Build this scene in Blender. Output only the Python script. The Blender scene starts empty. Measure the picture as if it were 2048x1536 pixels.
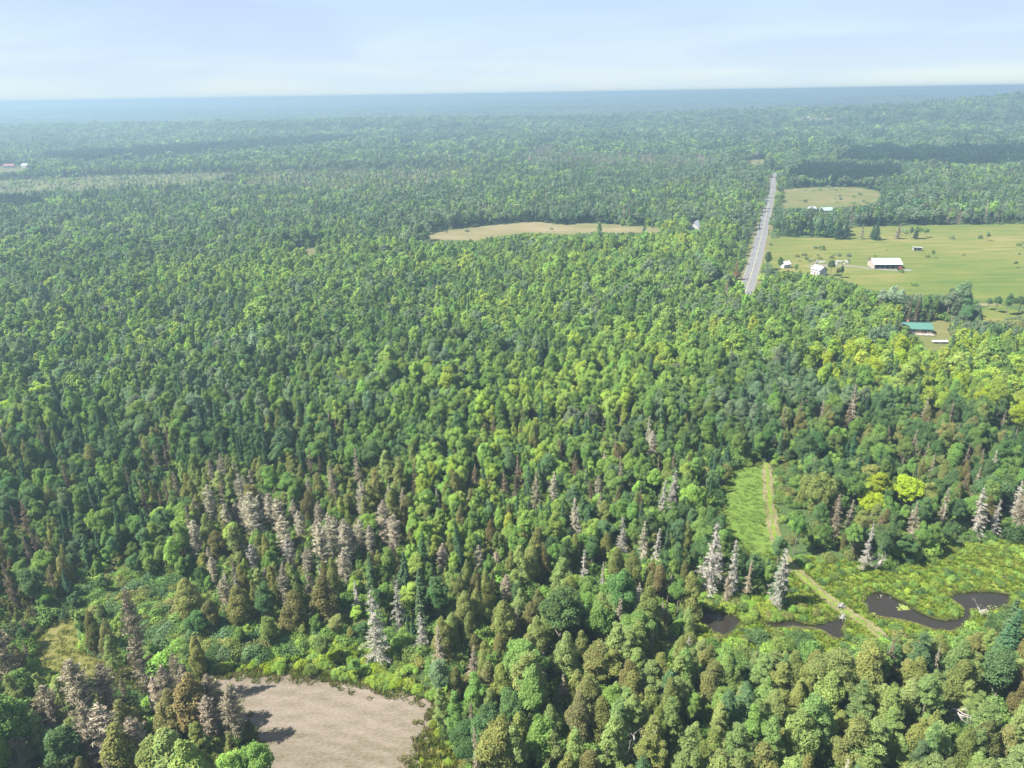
import bpy, bmesh, math, random
import numpy as np
from mathutils import Vector, Matrix

random.seed(7)
rng = np.random.default_rng(7)
SC = bpy.context.scene
COL = SC.collection
R = math.radians

# ------------------------------------------------------------------ camera
CAM_H, PITCH, ROLL, FPX = 110.0, R(21.9), R(0.92), 1446.0
cam_d = bpy.data.cameras.new('camera')
cam = bpy.data.objects.new('camera', cam_d)
COL.objects.link(cam)
cam_d.sensor_width = 36.0
cam_d.lens = FPX / 2048.0 * 36.0
cam_d.clip_start, cam_d.clip_end = 0.5, 120000.0
FWD = np.array([0.0, math.cos(PITCH), -math.sin(PITCH)])
UP0 = np.array([0.0, math.sin(PITCH), math.cos(PITCH)])
RT0 = np.array([1.0, 0.0, 0.0])
RT = math.cos(ROLL) * RT0 - math.sin(ROLL) * UP0
UP = math.cos(ROLL) * UP0 + math.sin(ROLL) * RT0
cam.matrix_world = Matrix(((RT[0], UP[0], -FWD[0], 0), (RT[1], UP[1], -FWD[1], 0), (RT[2], UP[2], -FWD[2], CAM_H), (0, 0, 0, 1)))
SC.camera = cam

# ------------------------------------------------------------------ light
SUN_EL = R(52)
SUN_DIR = np.array([-math.cos(SUN_EL) * math.cos(R(14)), -math.cos(SUN_EL) * math.sin(R(14)), math.sin(SUN_EL)])  # towards the sun
world = bpy.data.worlds.new('World')
SC.world = world
world.use_nodes = True
wn, wl = world.node_tree.nodes, world.node_tree.links
wn.clear()
w_out = wn.new('ShaderNodeOutputWorld')
w_bg = wn.new('ShaderNodeBackground')
SKY_STRENGTH = 0.058
w_bg.inputs['Strength'].default_value = SKY_STRENGTH
sky = wn.new('ShaderNodeTexSky')
sky.sky_type = 'NISHITA'
sky.sun_disc = False
sky.sun_elevation = SUN_EL
sky.sun_rotation = math.atan2(SUN_DIR[0], SUN_DIR[1])
sky.altitude = 100
sky.air_density, sky.dust_density, sky.ozone_density = 1.0, 0.6, 2.0
tc = wn.new('ShaderNodeTexCoord')
sep = wn.new('ShaderNodeSeparateXYZ')
wl.new(tc.outputs['Generated'], sep.inputs[0])
# thin veil of high cloud: a projection on a flat layer, so that it foreshortens to the horizon
addz = wn.new('ShaderNodeMath'); addz.operation = 'ADD'; addz.inputs[1].default_value = 0.12
absz = wn.new('ShaderNodeMath'); absz.operation = 'ABSOLUTE'
wl.new(sep.outputs['Z'], absz.inputs[0]); wl.new(absz.outputs[0], addz.inputs[0])
dv = wn.new('ShaderNodeVectorMath'); dv.operation = 'DIVIDE'
cmb = wn.new('ShaderNodeCombineXYZ')
for i in range(3):
    wl.new(addz.outputs[0], cmb.inputs[i])
wl.new(tc.outputs['Generated'], dv.inputs[0]); wl.new(cmb.outputs[0], dv.inputs[1])
cn = wn.new('ShaderNodeTexNoise'); cn.inputs['Scale'].default_value = 0.55; cn.inputs['Detail'].default_value = 5; cn.inputs['Roughness'].default_value = 0.5
cn.inputs['Distortion'].default_value = 0.6
wl.new(dv.outputs[0], cn.inputs['Vector'])
cr = wn.new('ShaderNodeValToRGB')
cr.color_ramp.elements[0].position = 0.34; cr.color_ramp.elements[0].color = (0.70, 0.70, 0.70, 1)
cr.color_ramp.elements[1].position = 0.62; cr.color_ramp.elements[1].color = (0.96, 0.96, 0.96, 1)
wl.new(cn.outputs['Fac'], cr.inputs['Fac'])
veil = wn.new('ShaderNodeValToRGB')   # colour of the veil: whiter near the horizon, lavender higher up
ve = veil.color_ramp.elements
ve[0].position = 0.0; ve[0].color = (0.70, 0.85, 0.93, 1)
ve[1].position = 0.10; ve[1].color = (0.56, 0.70, 0.95, 1)
e = veil.color_ramp.elements.new(0.045); e.color = (0.62, 0.77, 0.95, 1)
e = veil.color_ramp.elements.new(0.35); e.color = (0.58, 0.69, 0.93, 1)
wl.new(absz.outputs[0], veil.inputs['Fac'])
vs = wn.new('ShaderNodeVectorMath'); vs.operation = 'SCALE'; vs.inputs['Scale'].default_value = 0.29 / SKY_STRENGTH
wl.new(veil.outputs['Color'], vs.inputs[0])
wm = wn.new('ShaderNodeMix'); wm.data_type = 'RGBA'
wl.new(cr.outputs['Color'], wm.inputs['Factor'])
wl.new(sky.outputs[0], wm.inputs[6]); wl.new(vs.outputs[0], wm.inputs[7])
wl.new(wm.outputs[2], w_bg.inputs['Color'])
wl.new(w_bg.outputs[0], w_out.inputs['Surface'])

sun_d = bpy.data.lights.new('sun', 'SUN')
sun_d.energy = 5.0
sun_d.angle = R(0.5)
sun_d.color = (1.0, 0.95, 0.86)
sun = bpy.data.objects.new('sun', sun_d)
COL.objects.link(sun)
sun.rotation_euler = Vector(SUN_DIR).to_track_quat('Z', 'Y').to_euler()
sun.location = (0, 0, 300)

SC.view_settings.view_transform = 'Standard'
SC.view_settings.look = 'None'
SC.view_settings.exposure = 1.85
SC.view_settings.gamma = 1.0
SC.view_settings.use_curve_mapping = False
cy = SC.cycles
cy.max_bounces = 6; cy.diffuse_bounces = 4; cy.glossy_bounces = 2; cy.transmission_bounces = 2
cy.volume_bounces = 0; cy.transparent_max_bounces = 4
cy.use_denoising = True
cy.caustics_reflective = False; cy.caustics_refractive = False
cy.sample_clamp_indirect = 5.0

# ------------------------------------------------------------------ maths helpers
HILLS = [  # x, y, rx, ry, height
    (1250, 2350, 520, 420, 34), (1800, 2300, 520, 420, 34), (760, 2750, 520, 420, 22), (1790, 2450, 330, 420, 34), (2450, 2500, 520, 600, 60),
    (2150, 1700, 420, 320, 22),
    (-950, 2450, 800, 260, 20), (-250, 2700, 600, 260, 18), (-1900, 2700, 700, 300, 20),
    (3600, 7200, 2600, 900, 50), (1400, 6500, 1500, 700, 38), (6200, 9000, 2600, 1500, 84), (-5200, 10500, 3500, 1200, 34),
    (-1500, 9500, 2600, 1100, 26), (-3300, 6000, 1600, 600, 14), (-800, 5000, 1300, 400, 14), (900, 4600, 700, 350, 20),
    (2600, 4600, 1000, 500, 38), (1500, 17000, 6000, 2500, 78), (-5000, 14000, 3000, 1500, 55), (-12000, 19000, 5000, 2500, 80), (13000, 20000, 7000, 3000, 92),
]


def height(x, y):
    x = np.asarray(x, float); y = np.asarray(y, float)
    h = np.zeros_like(x)
    for cx, cy_, rx, ry, H in HILLS:
        g = np.exp(-((x - cx) / rx) ** 2 - ((y - cy_) / ry) ** 2)
        h = np.maximum(h, 0) + np.maximum(0, H * (1.08 * g - 0.08))
    d = np.hypot(x, y)
    und = (np.sin(x * 0.0031 + 1.3 * np.sin(y * 0.0017)) * np.sin(y * 0.0043 + 0.7 + np.sin(x * 0.0013)) + 1) * 0.5
    h = h + np.clip((d - 2300) / 2500, 0, 1) * und * (9.0 + 14.0 * np.clip((d - 3500) / 2500, 0, 1))
    return np.minimum(h, 92.0)


def ground(px, py):
    """photo pixel (2048 x 1536) to the point where that line of sight meets flat ground"""
    px = np.asarray(px, float); py = np.asarray(py, float)
    a = (px - 1024.0) / FPX; b = (768.0 - py) / FPX
    d = FWD[None, :] + a.reshape(-1, 1) * RT[None, :] + b.reshape(-1, 1) * UP[None, :]
    t = CAM_H / np.maximum(1e-4, -d[:, 2])
    return np.stack([d[:, 0] * t, d[:, 1] * t], 1)


def project(x, y, z):
    v = np.stack([np.asarray(x, float), np.asarray(y, float), np.asarray(z, float) - CAM_H], -1)
    dz = v @ FWD
    return 1024 + FPX * (v @ RT) / dz, 768 - FPX * (v @ UP) / dz, dz


def G(px, py):
    p = ground([px], [py])[0]
    return float(p[0]), float(p[1])


def tall(bx, by, top):
    """height in metres of an upright thing with its foot at pixel (bx, by) and its tip on pixel row TOP"""
    x, y = G(bx, by)
    lo, hi = 0.1, 90.0
    for _ in range(40):
        m = (lo + hi) / 2
        if project([x], [y], [m])[1][0] > top: lo = m
        else: hi = m
    return lo


def inside(poly, px, py):
    poly = np.asarray(poly, float)
    c = np.zeros(len(px), bool)
    j = len(poly) - 1
    for i in range(len(poly)):
        xi, yi = poly[i]; xj, yj = poly[j]
        hit = ((yi > py) != (yj > py)) & (px < (xj - xi) * (py - yi) / (yj - yi + 1e-12) + xi)
        c ^= hit
        j = i
    return c


def smooth_loop(pts, n=6):
    p = np.asarray(pts, float); out = []
    m = len(p)
    for i in range(m):
        p0, p1, p2, p3 = p[i - 1], p[i], p[(i + 1) % m], p[(i + 2) % m]
        for k in range(n):
            t = k / n
            out.append(0.5 * (2 * p1 + (p2 - p0) * t + (2 * p0 - 5 * p1 + 4 * p2 - p3) * t * t + (3 * p1 - p0 - 3 * p2 + p3) * t ** 3))
    return np.array(out)


# ------------------------------------------------------------------ materials
def nodes_of(name):
    m = bpy.data.materials.new(name)
    m.use_nodes = True
    nt = m.node_tree
    nt.nodes.clear()
    out = nt.nodes.new('ShaderNodeOutputMaterial')
    return m, nt.nodes, nt.links, out


def mat_simple(name, col, rough=0.7, metal=0.0, noise=0.12, scale=3.0):
    m, n, l, out = nodes_of(name)
    b = n.new('ShaderNodeBsdfPrincipled')
    b.inputs['Roughness'].default_value = rough
    b.inputs['Metallic'].default_value = metal
    t = n.new('ShaderNodeTexCoord')
    nz = n.new('ShaderNodeTexNoise'); nz.inputs['Scale'].default_value = scale; nz.inputs['Detail'].default_value = 4
    l.new(t.outputs['Object'], nz.inputs['Vector'])
    mr = n.new('ShaderNodeMapRange')
    mr.inputs['From Min'].default_value = 0.3; mr.inputs['From Max'].default_value = 0.7
    mr.inputs['To Min'].default_value = 1 - noise; mr.inputs['To Max'].default_value = 1 + noise
    l.new(nz.outputs['Fac'], mr.inputs['Value'])
    mx = n.new('ShaderNodeVectorMath'); mx.operation = 'SCALE'
    mx.inputs[0].default_value = col
    l.new(mr.outputs[0], mx.inputs['Scale'])
    l.new(mx.outputs[0], b.inputs['Base Color'])
    l.new(b.outputs[0], out.inputs[0])
    return m


def mat_tinted(name, transl=0.25, sheen=0.0):
    """colour = the tint of each tree (a property of its own) times the leaf to leaf variation stored on its mesh"""
    m, n, l, out = nodes_of(name)
    at = n.new('ShaderNodeAttribute'); at.attribute_type = 'INSTANCER'; at.attribute_name = 'tint'
    v = n.new('ShaderNodeAttribute'); v.attribute_type = 'GEOMETRY'; v.attribute_name = 'leafvar'
    mx = n.new('ShaderNodeVectorMath'); mx.operation = 'MULTIPLY'
    l.new(at.outputs['Vector'], mx.inputs[0]); l.new(v.outputs['Vector'], mx.inputs[1])
    d = n.new('ShaderNodeBsdfDiffuse')
    l.new(mx.outputs[0], d.inputs['Color'])
    last = d.outputs[0]
    if transl > 0:
        t = n.new('ShaderNodeBsdfTranslucent')
        ty = n.new('ShaderNodeVectorMath'); ty.operation = 'MULTIPLY'; ty.inputs[1].default_value = (1.08, 1.12, 0.60)
        l.new(mx.outputs[0], ty.inputs[0]); l.new(ty.outputs[0], t.inputs['Color'])
        ms = n.new('ShaderNodeMixShader'); ms.inputs[0].default_value = transl
        l.new(last, ms.inputs[1]); l.new(t.outputs[0], ms.inputs[2])
        last = ms.outputs[0]
    if sheen > 0:
        g = n.new('ShaderNodeBsdfGlossy'); g.inputs['Roughness'].default_value = 0.45
        g.inputs['Color'].default_value = (0.9, 0.95, 1, 1)
        ms = n.new('ShaderNodeMixShader'); ms.inputs[0].default_value = sheen
        l.new(last, ms.inputs[1]); l.new(g.outputs[0], ms.inputs[2])
        last = ms.outputs[0]
    l.new(last, out.inputs[0])
    return m


def mat_ground(name, stops, scales, bump=0.3, bscale=1.5, rough=1.0, stretch=None):
    """diffuse ground: a colour ramp over the sum of noises at several scales (scale, weight)"""
    m, n, l, out = nodes_of(name)
    b = n.new('ShaderNodeBsdfDiffuse')
    b.inputs['Roughness'].default_value = 0.5
    g = n.new('ShaderNodeNewGeometry')
    src = g.outputs['Position']
    if stretch:
        mp = n.new('ShaderNodeMapping'); mp.inputs['Rotation'].default_value = (0, 0, stretch[0]); mp.inputs['Scale'].default_value = (stretch[1], stretch[2], 1)
        l.new(src, mp.inputs['Vector'])
        srcs = mp.outputs[0]
    acc = None
    for k, (s, w) in enumerate(scales):
        nz = n.new('ShaderNodeTexNoise'); nz.inputs['Scale'].default_value = s; nz.inputs['Detail'].default_value = 4; nz.inputs['Roughness'].default_value = 0.6
        l.new(srcs if (stretch and k < stretch[3]) else src, nz.inputs['Vector'])
        mu = n.new('ShaderNodeMath'); mu.operation = 'MULTIPLY'; mu.inputs[1].default_value = w
        l.new(nz.outputs['Fac'], mu.inputs[0])
        if acc is None: acc = mu.outputs[0]
        else:
            ad = n.new('ShaderNodeMath'); ad.operation = 'ADD'
            l.new(acc, ad.inputs[0]); l.new(mu.outputs[0], ad.inputs[1]); acc = ad.outputs[0]
    rp = n.new('ShaderNodeValToRGB')
    el = rp.color_ramp.elements
    for k, (p, c) in enumerate(stops):
        e = el[k] if k < 2 else el.new(p)
        e.position = p; e.color = (*c, 1)
    l.new(acc, rp.inputs['Fac'])
    l.new(rp.outputs['Color'], b.inputs['Color'])
    if bump > 0:
        nz = n.new('ShaderNodeTexNoise'); nz.inputs['Scale'].default_value = bscale; nz.inputs['Detail'].default_value = 3
        l.new(src, nz.inputs['Vector'])
        bp = n.new('ShaderNodeBump'); bp.inputs['Strength'].default_value = 1.0; bp.inputs['Distance'].default_value = bump
        l.new(nz.outputs['Fac'], bp.inputs['Height']); l.new(bp.outputs[0], b.inputs['Normal'])
    l.new(b.outputs[0], out.inputs[0])
    return m


M_LEAF = mat_tinted('foliage', 0.42)
M_DEAD = mat_tinted('dead_twigs', 0.08)
M_BARK = mat_simple('bark', (0.16, 0.135, 0.11), 0.9, noise=0.3, scale=2)
M_PALEBARK = mat_simple('weathered_bark', (0.40, 0.37, 0.33), 0.9, noise=0.25, scale=2)


# ------------------------------------------------------------------ mesh helpers
def mesh_from(name, V, F, mats, leafvar=None, smooth=False, fmat=None):
    me = bpy.data.meshes.new(name)
    V = np.asarray(V, np.float32)
    if isinstance(F, np.ndarray):
        k = F.shape[1]
        me.vertices.add(len(V)); me.vertices.foreach_set('co', V.ravel())
        me.loops.add(F.size); me.loops.foreach_set('vertex_index', F.ravel().astype(np.int32))
        me.polygons.add(len(F)); me.polygons.foreach_set('loop_start', (np.arange(len(F)) * k).astype(np.int32))
        me.update(calc_edges=True)
    else:
        me.from_pydata([tuple(map(float, v)) for v in V], [], F)
        me.update()
    for m in (mats if isinstance(mats, (list, tuple)) else [mats]):
        me.materials.append(m)
    if leafvar is not None:
        at = me.attributes.new('leafvar', 'FLOAT_VECTOR', 'FACE')
        at.data.foreach_set('vector', np.asarray(leafvar, np.float32).ravel())
    if fmat is not None:
        me.polygons.foreach_set('material_index', np.asarray(fmat, np.int32))
    if smooth:
        me.polygons.foreach_set('use_smooth', np.ones(len(me.polygons), bool))
    return me


def unit(v):
    return v / (np.linalg.norm(v, axis=-1, keepdims=True) + 1e-9)


def leaves(c, nrm, ax, L, W, r):
    """one four-sided leaf spray per centre; long axis AX, width across it; edges a little uneven"""
    n = len(c)
    ax = unit(ax - (ax * nrm).sum(1, keepdims=True) * nrm)
    bi = np.cross(nrm, ax)
    L = np.broadcast_to(np.asarray(L, float), (n,))[:, None]; W = np.broadcast_to(np.asarray(W, float), (n,))[:, None]
    j = lambda: r.uniform(0.6, 1.25, (n, 1))
    a = c - ax * L * 0.5 * j() + bi * W * 0.15 * r.normal(size=(n, 1))
    b = c + bi * W * 0.5 * j() - nrm * W * 0.12
    d = c + ax * L * 0.5 * j() - nrm * L * 0.15
    e = c - bi * W * 0.5 * j() - nrm * W * 0.12
    V = np.stack([a, b, d, e], 1).reshape(-1, 3)
    F = np.arange(4 * n).reshape(n, 4)
    return V, F


def tubes(paths, sides=5):
    """paths: list of (points, radii): tapered closed tubes in one mesh"""
    V, F = [], []
    for pts, rad in paths:
        pts = np.asarray(pts, float); n = len(pts); b = len(V)
        for i in range(n):
            t = pts[min(i + 1, n - 1)] - pts[max(i - 1, 0)]
            t = t / (np.linalg.norm(t) + 1e-9)
            u = np.cross(t, [0.3, 0.9, 0.1]) if abs(t[2]) > 0.7 else np.cross(t, [0, 0, 1])
            u = u / np.linalg.norm(u); w = np.cross(t, u)
            for k in range(sides):
                a = 2 * math.pi * k / sides
                V.append(pts[i] + rad[i] * (math.cos(a) * u + math.sin(a) * w))
        for i in range(n - 1):
            for k in range(sides):
                k2 = (k + 1) % sides
                F.append((b + i * sides + k, b + i * sides + k2, b + (i + 1) * sides + k2, b + (i + 1) * sides + k))
        F.append(tuple(b + (n - 1) * sides + k for k in range(sides)))
    return V, F


def lv(n, r, lo=0.7, hi=1.3, hue=0.1):
    s = r.uniform(lo, hi, (n, 1))
    h = np.concatenate([1 + hue * r.normal(size=(n, 1)), np.ones((n, 1)), 1 + 0.5 * hue * r.normal(size=(n, 1))], 1)
    return np.clip(s * h, 0.2, 2.0)


def rand_dirs(n, r):
    return unit(r.normal(size=(n, 3)))


# --- broadleaf: nominal 12 m tall, crown radius about 3 m
def lobe_cloud(lobes, n, size, r, zlow=-0.35, flat=0.75, jit=0.42, asp=0.8):
    C = np.array([l[0] for l in lobes]); Rr = np.array([l[1] for l in lobes])
    w = Rr ** 2; w = w / w.sum()
    pick = r.choice(len(lobes), size=int(n * 2.6), p=w)
    d = rand_dirs(len(pick), r)
    d = d[:, :]
    keep = d[:, 2] > zlow - 0.3 * r.random(len(d))
    pick, d = pick[keep], d[keep]
    P = C[pick] + d * (Rr[pick] * r.uniform(0.78, 1.0, len(pick)) * (1 + 0.45 * r.random(len(pick)) ** 5))[:, None]
    dist = np.linalg.norm(P[:, None, :] - C[None], axis=2) / Rr[None]
    buried = (dist < 0.72).sum(1) > 0
    P, d, pick = P[~buried][:n], d[~buried][:n], pick[~buried][:n]
    m = len(P)
    nr = unit(d * 0.8 + jit * r.normal(size=(m, 3)) + np.array([0, 0, flat]))
    ax = rand_dirs(m, r)
    s = size * r.uniform(0.65, 1.35, m)
    V, F = leaves(P, nr, ax, s, s * asp, r)
    lobevar = r.uniform(0.86, 1.14, len(lobes))[pick][:, None]
    return V, F, lv(m, r, 0.65, 1.4) * lobevar


def broadleaf(seed, n, size, shape):
    r = np.random.default_rng(seed)
    cz, rx, rz = {'round': (7.6, 2.3, 3.0), 'oval': (7.6, 1.6, 3.4), 'wide': (7.4, 2.9, 2.5), 'ragged': (7.2, 2.1, 3.2)}[shape]
    lobes = []
    k = {'round': 40, 'oval': 38, 'wide': 46, 'ragged': 34}[shape]
    tilt = r.normal(size=2) * 0.10
    bulge = [(r.uniform(0, 6.28), r.uniform(0.7, 1.35)) for _ in range(3)]
    for i in range(k):
        d = rand_dirs(1, r)[0]
        d[2] = abs(d[2]) * 1.15 - 0.35
        d = d / np.linalg.norm(d)
        az = math.atan2(d[1], d[0])
        f = r.uniform(0.55, 1.1) * np.mean([1 + (bm_ - 1) * max(0, math.cos(az - ba)) for ba, bm_ in bulge])
        zz = d[2] * rz * f
        c = np.array([d[0] * rx * f + tilt[0] * zz, d[1] * rx * f + tilt[1] * zz, cz + zz])
        lobes.append((c, r.uniform(0.42, 1.0) * (1.05 if shape != 'ragged' else 0.9)))
    lobes.append((np.array([0, 0, cz]), rx * 0.72))
    for q in range(4):
        lobes.append((np.array([r.normal() * 0.45, r.normal() * 0.45, cz + rz * r.uniform(0.75, 1.22)]), r.uniform(0.4, 0.75)))
    if shape == 'oval':
        lobes.append((np.array([0, 0, cz - 1.5]), rx * 0.8))
    return lobe_cloud(lobes, n, size, r)


def broad_trunk(seed):
    r = np.random.default_rng(seed)
    paths = [([(0, 0, -0.3), (0.05, 0, 2.5), (0.1, 0.1, 5), (0.0, 0.15, 8.2)], [0.22, 0.17, 0.13, 0.05])]
    for i in range(5):
        a = r.uniform(0, 6.28); z = r.uniform(3, 6)
        dx, dy = math.cos(a), math.sin(a)
        paths.append(([(0.08, 0.05, z), (dx * 0.9, dy * 0.9, z + 1.1), (dx * 1.7, dy * 1.7, z + 2.6)], [0.09, 0.06, 0.025]))
    return tubes(paths)


# --- spruce: nominal 14 m, base radius 2.5 m
def spruce(seed, n, size, dead=False, soft=False, radius=2.3, H=14.0, z0=0.8, sparse=1.0):
    r = np.random.default_rng(seed)
    nb = max(30, int(n / 22))
    u = r.random(nb) ** 0.85
    z = z0 + (H - z0 - 0.3) * u
    prof = (1 - u) ** 0.8 * (0.55 + 0.45 * np.minimum(1, u / 0.12)) if not soft else (1 - u) ** 0.6 * (0.5 + 0.5 * np.minimum(1, u / 0.3))
    Lb = np.maximum(0.25, radius * prof * r.uniform(0.62, 1.15, nb))
    az = r.uniform(0, 2 * math.pi, nb)
    if dead and not soft:
        gap = r.uniform(0, 6.28); Lb = Lb * np.where(np.cos(az - gap - 3 * u) > 0.80, r.uniform(0.15, 0.6, nb), 1.0) * np.where(r.random(nb) < 0.10, 0.4, 1.0) * r.uniform(0.75, 1.2, nb)
    lean = -0.30 + 0.55 * u + 0.12 * r.normal(size=nb)
    if soft: lean = lean + 0.35
    if soft == 2: lean = lean + 0.35
    if soft: Lb = Lb * (1 + 0.35 * np.sin(math.pi * np.clip((u - 0.45) / 0.5, 0, 1)))
    dirb = np.stack([np.cos(az), np.sin(az), lean], 1)
    per = np.maximum(2, (n * Lb / Lb.sum()).astype(int))
    bi = np.repeat(np.arange(nb), per)
    t = r.random(len(bi)) ** 0.7
    droop = -0.18 * t ** 2 * Lb[bi] if not soft else 0
    P = dirb[bi] * (t * Lb[bi])[:, None]
    P[:, 2] += z[bi] + droop
    side = np.stack([-np.sin(az[bi]), np.cos(az[bi]), np.zeros(len(bi))], 1)
    off = r.uniform(-1, 1, len(bi)) * (0.16 + 0.22 * (1 - t)) * np.minimum(Lb[bi], 1.6)
    P += side * off[:, None] + r.normal(size=P.shape) * 0.05
    ax = unit(dirb[bi] + side * np.sign(off)[:, None] * 0.7 + 0.25 * r.normal(size=P.shape))
    if dead:
        nr = unit(rand_dirs(len(bi), r) + np.array([0, 0, 0.5]))
        s = size * r.uniform(0.6, 1.4, len(bi))
        V, F = leaves(P, nr, ax, s, s * 0.16, r)
    else:
        nr = unit(np.array([0, 0, 1.0]) + 0.45 * r.normal(size=P.shape) + 0.35 * dirb[bi])
        s = size * r.uniform(0.7, 1.3, len(bi))
        V, F = leaves(P, nr, ax, s * 1.25, s * 0.62, r)
    var = lv(len(bi), r, 0.75, 1.25, 0.05) * r.uniform(0.88, 1.12, nb)[bi][:, None]
    if dead:   # the branches themselves
        pv, pf = [], []
        a0 = np.stack([np.zeros(nb), np.zeros(nb), z], 1)
        a1 = a0 + dirb * Lb[:, None]; a1[:, 2] -= 0.18 * Lb if not soft else 0
        w = np.stack([-np.sin(az), np.cos(az), np.zeros(nb)], 1) * 0.075
        up = np.array([0, 0, 0.075])
        for o1, o2 in ((w, -w), (up, -up)):
            b = len(V)
            Q = np.stack([a0 + o1, a0 + o2, a1 + o2 * 0.35, a1 + o1 * 0.35], 1).reshape(-1, 3)
            V = np.concatenate([V, Q]); F = np.concatenate([F, np.arange(4 * nb).reshape(nb, 4) + b])
            var = np.concatenate([var, lv(nb, r, 0.85, 1.1, 0.03)])
    return V, F, var


def conifer_trunk(H, rad=0.19):
    return tubes([([(0, 0, -0.3), (0.03, 0, H * 0.35), (0.0, 0.04, H * 0.7), (0, 0, H)], [rad, rad * 0.75, rad * 0.4, 0.02])])


# --- cedar: flame-shaped olive column, nominal 11 m
def cedar(seed, n, size, H=11.0, rad=1.7):
    r = np.random.default_rng(seed)
    lobes = []
    for i in range(30):
        u = r.random() ** 0.9
        prof = math.sin(math.pi * min(1, 0.28 + 0.72 * u)) ** 0.75 if u > 0.05 else 0.6
        a = r.uniform(0, 6.28)
        rr = rad * prof * r.uniform(0.5, 0.85)
        lobes.append((np.array([math.cos(a) * rr, math.sin(a) * rr, 0.9 + (H - 1.8) * u]), r.uniform(0.55, 0.95) * (0.75 + 0.45 * prof)))
    for u in (0.15, 0.35, 0.55, 0.75):
        lobes.append((np.array([0, 0, H * u]), rad * 0.62 * math.sin(math.pi * (0.3 + 0.7 * u)) + 0.2))
    lobes.append((np.array([0, 0, H - 0.7]), 0.5))
    C = np.array([l[0] for l in lobes]); Rr = np.array([l[1] for l in lobes])
    pick = r.choice(len(lobes), size=int(n * 2.2), p=Rr ** 2 / (Rr ** 2).sum())
    d = rand_dirs(len(pick), r)
    P = C[pick] + d * np.array([1, 1, 1.45]) * (Rr[pick] * r.uniform(0.75, 1.1, len(pick)))[:, None]
    dist = np.linalg.norm((P[:, None, :] - C[None]) / np.array([1, 1, 1.45]), axis=2) / Rr[None]
    ok = (dist < 0.7).sum(1) == 0
    P, d, pick = P[ok][:n], d[ok][:n], pick[ok][:n]
    m = len(P)
    nr = unit(d * 0.8 + 0.5 * r.normal(size=(m, 3)) + np.array([0, 0, 0.6]))
    ax = unit(np.array([0, 0, 1.0]) + d * 0.6 + 0.35 * r.normal(size=(m, 3)))
    s = size * r.uniform(0.65, 1.35, m)
    V, F = leaves(P, nr, ax, s * 1.3, s * 0.62, r)
    return V, F, lv(m, r, 0.72, 1.28) * r.uniform(0.85, 1.15, len(lobes))[pick][:, None]


# --- feathery conifer: soft irregular cone with up-turned plumes, nominal 13 m
def feathery(seed, n, size, H=13.0, rad=2.6):
    r = np.random.default_rng(seed)
    nb = 64
    u = r.random(nb) ** 0.8
    z = 2.2 + (H - 3.0) * u
    prof = (1 - u) ** 0.62 * (0.62 + 0.38 * np.minimum(1, u / 0.2))
    L = np.maximum(0.4, rad * prof * r.uniform(0.6, 1.15, nb))
    az = r.uniform(0, 6.283, nb)
    tip = np.stack([np.cos(az) * L, np.sin(az) * L, z + L * 0.25], 1)
    Rr = 0.36 + 0.30 * L / rad + 0.14 * r.random(nb)
    pick = r.choice(nb, size=n, p=L / L.sum())
    t = 0.35 + 0.65 * r.random(n) ** 0.6
    base = np.stack([np.zeros(nb), np.zeros(nb), z], 1)
    P = base[pick] + (tip - base)[pick] * t[:, None]
    d = rand_dirs(n, r)
    d[:, 2] = np.abs(d[:, 2]) * 0.9 - 0.2
    P = P + d * (Rr[pick] * r.uniform(0.5, 1.15, n))[:, None] * np.array([1, 1, 1.2])
    out = unit(np.stack([np.cos(az[pick]), np.sin(az[pick]), 0.7 * np.ones(n)], 1))
    ax = unit(out + 0.5 * r.normal(size=(n, 3)))
    nr = unit(np.array([0, 0, 1.0]) + d * 0.7 + 0.45 * r.normal(size=(n, 3)))
    s = size * r.uniform(0.65, 1.35, n)
    V, F = leaves(P, nr, ax, s * 1.4, s * 0.5, r)
    return V, F, lv(n, r, 0.75, 1.28, 0.06) * r.uniform(0.86, 1.14, nb)[pick][:, None]


# --- shrub: nominal 2.6 m mound
def shrub(seed, n, size):
    r = np.random.default_rng(seed)
    lobes = []
    for i in range(11):
        a = r.uniform(0, 6.28); q = r.uniform(0.2, 1.35)
        lobes.append((np.array([math.cos(a) * q, math.sin(a) * q, 0.75 + r.uniform(-0.1, 1.0) * (1.5 - q) * 0.8]), r.uniform(0.5, 0.85)))
    lobes.append((np.array([0, 0, 0.8]), 1.0))
    return lobe_cloud(lobes, n, size, r, zlow=-0.2)


def shrub_stems(seed):
    r = np.random.default_rng(seed)
    return tubes([([(0, 0, -0.1), (math.cos(a) * 0.3, math.sin(a) * 0.3, 0.7), (math.cos(a) * 0.8, math.sin(a) * 0.8, 1.5)], [0.05, 0.04, 0.015]) for a in r.uniform(0, 6.28, 6)], 4)


# --- leafless spreading tree, nominal 11 m
def bare(seed):
    r = np.random.default_rng(seed)
    paths = []

    def grow(p, d, L, rad, depth):
        pts = [p]; q = p.copy(); dd = d.copy()
        for i in range(3):
            dd = unit(dd + 0.16 * r.normal(size=3) + np.array([0, 0, 0.05]))
            q = q + dd * L / 3; pts.append(q.copy())
        paths.append((pts, [rad, rad * 0.85, rad * 0.7, rad * 0.5]))
        if depth == 0: return
        for i in range(r.integers(2, 4) if depth < 4 else 4):
            k = r.integers(1, 4)
            grow(pts[k], unit(dd + 0.65 * r.normal(size=3) + np.array([0, 0, 0.25])), L * r.uniform(0.55, 0.8), max(0.018, rad * 0.55), depth - 1)
    grow(np.array([0, 0, -0.2]), np.array([0.05, 0, 1.0]), 4.2, 0.2, 4)
    return tubes(paths, 4)


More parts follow.
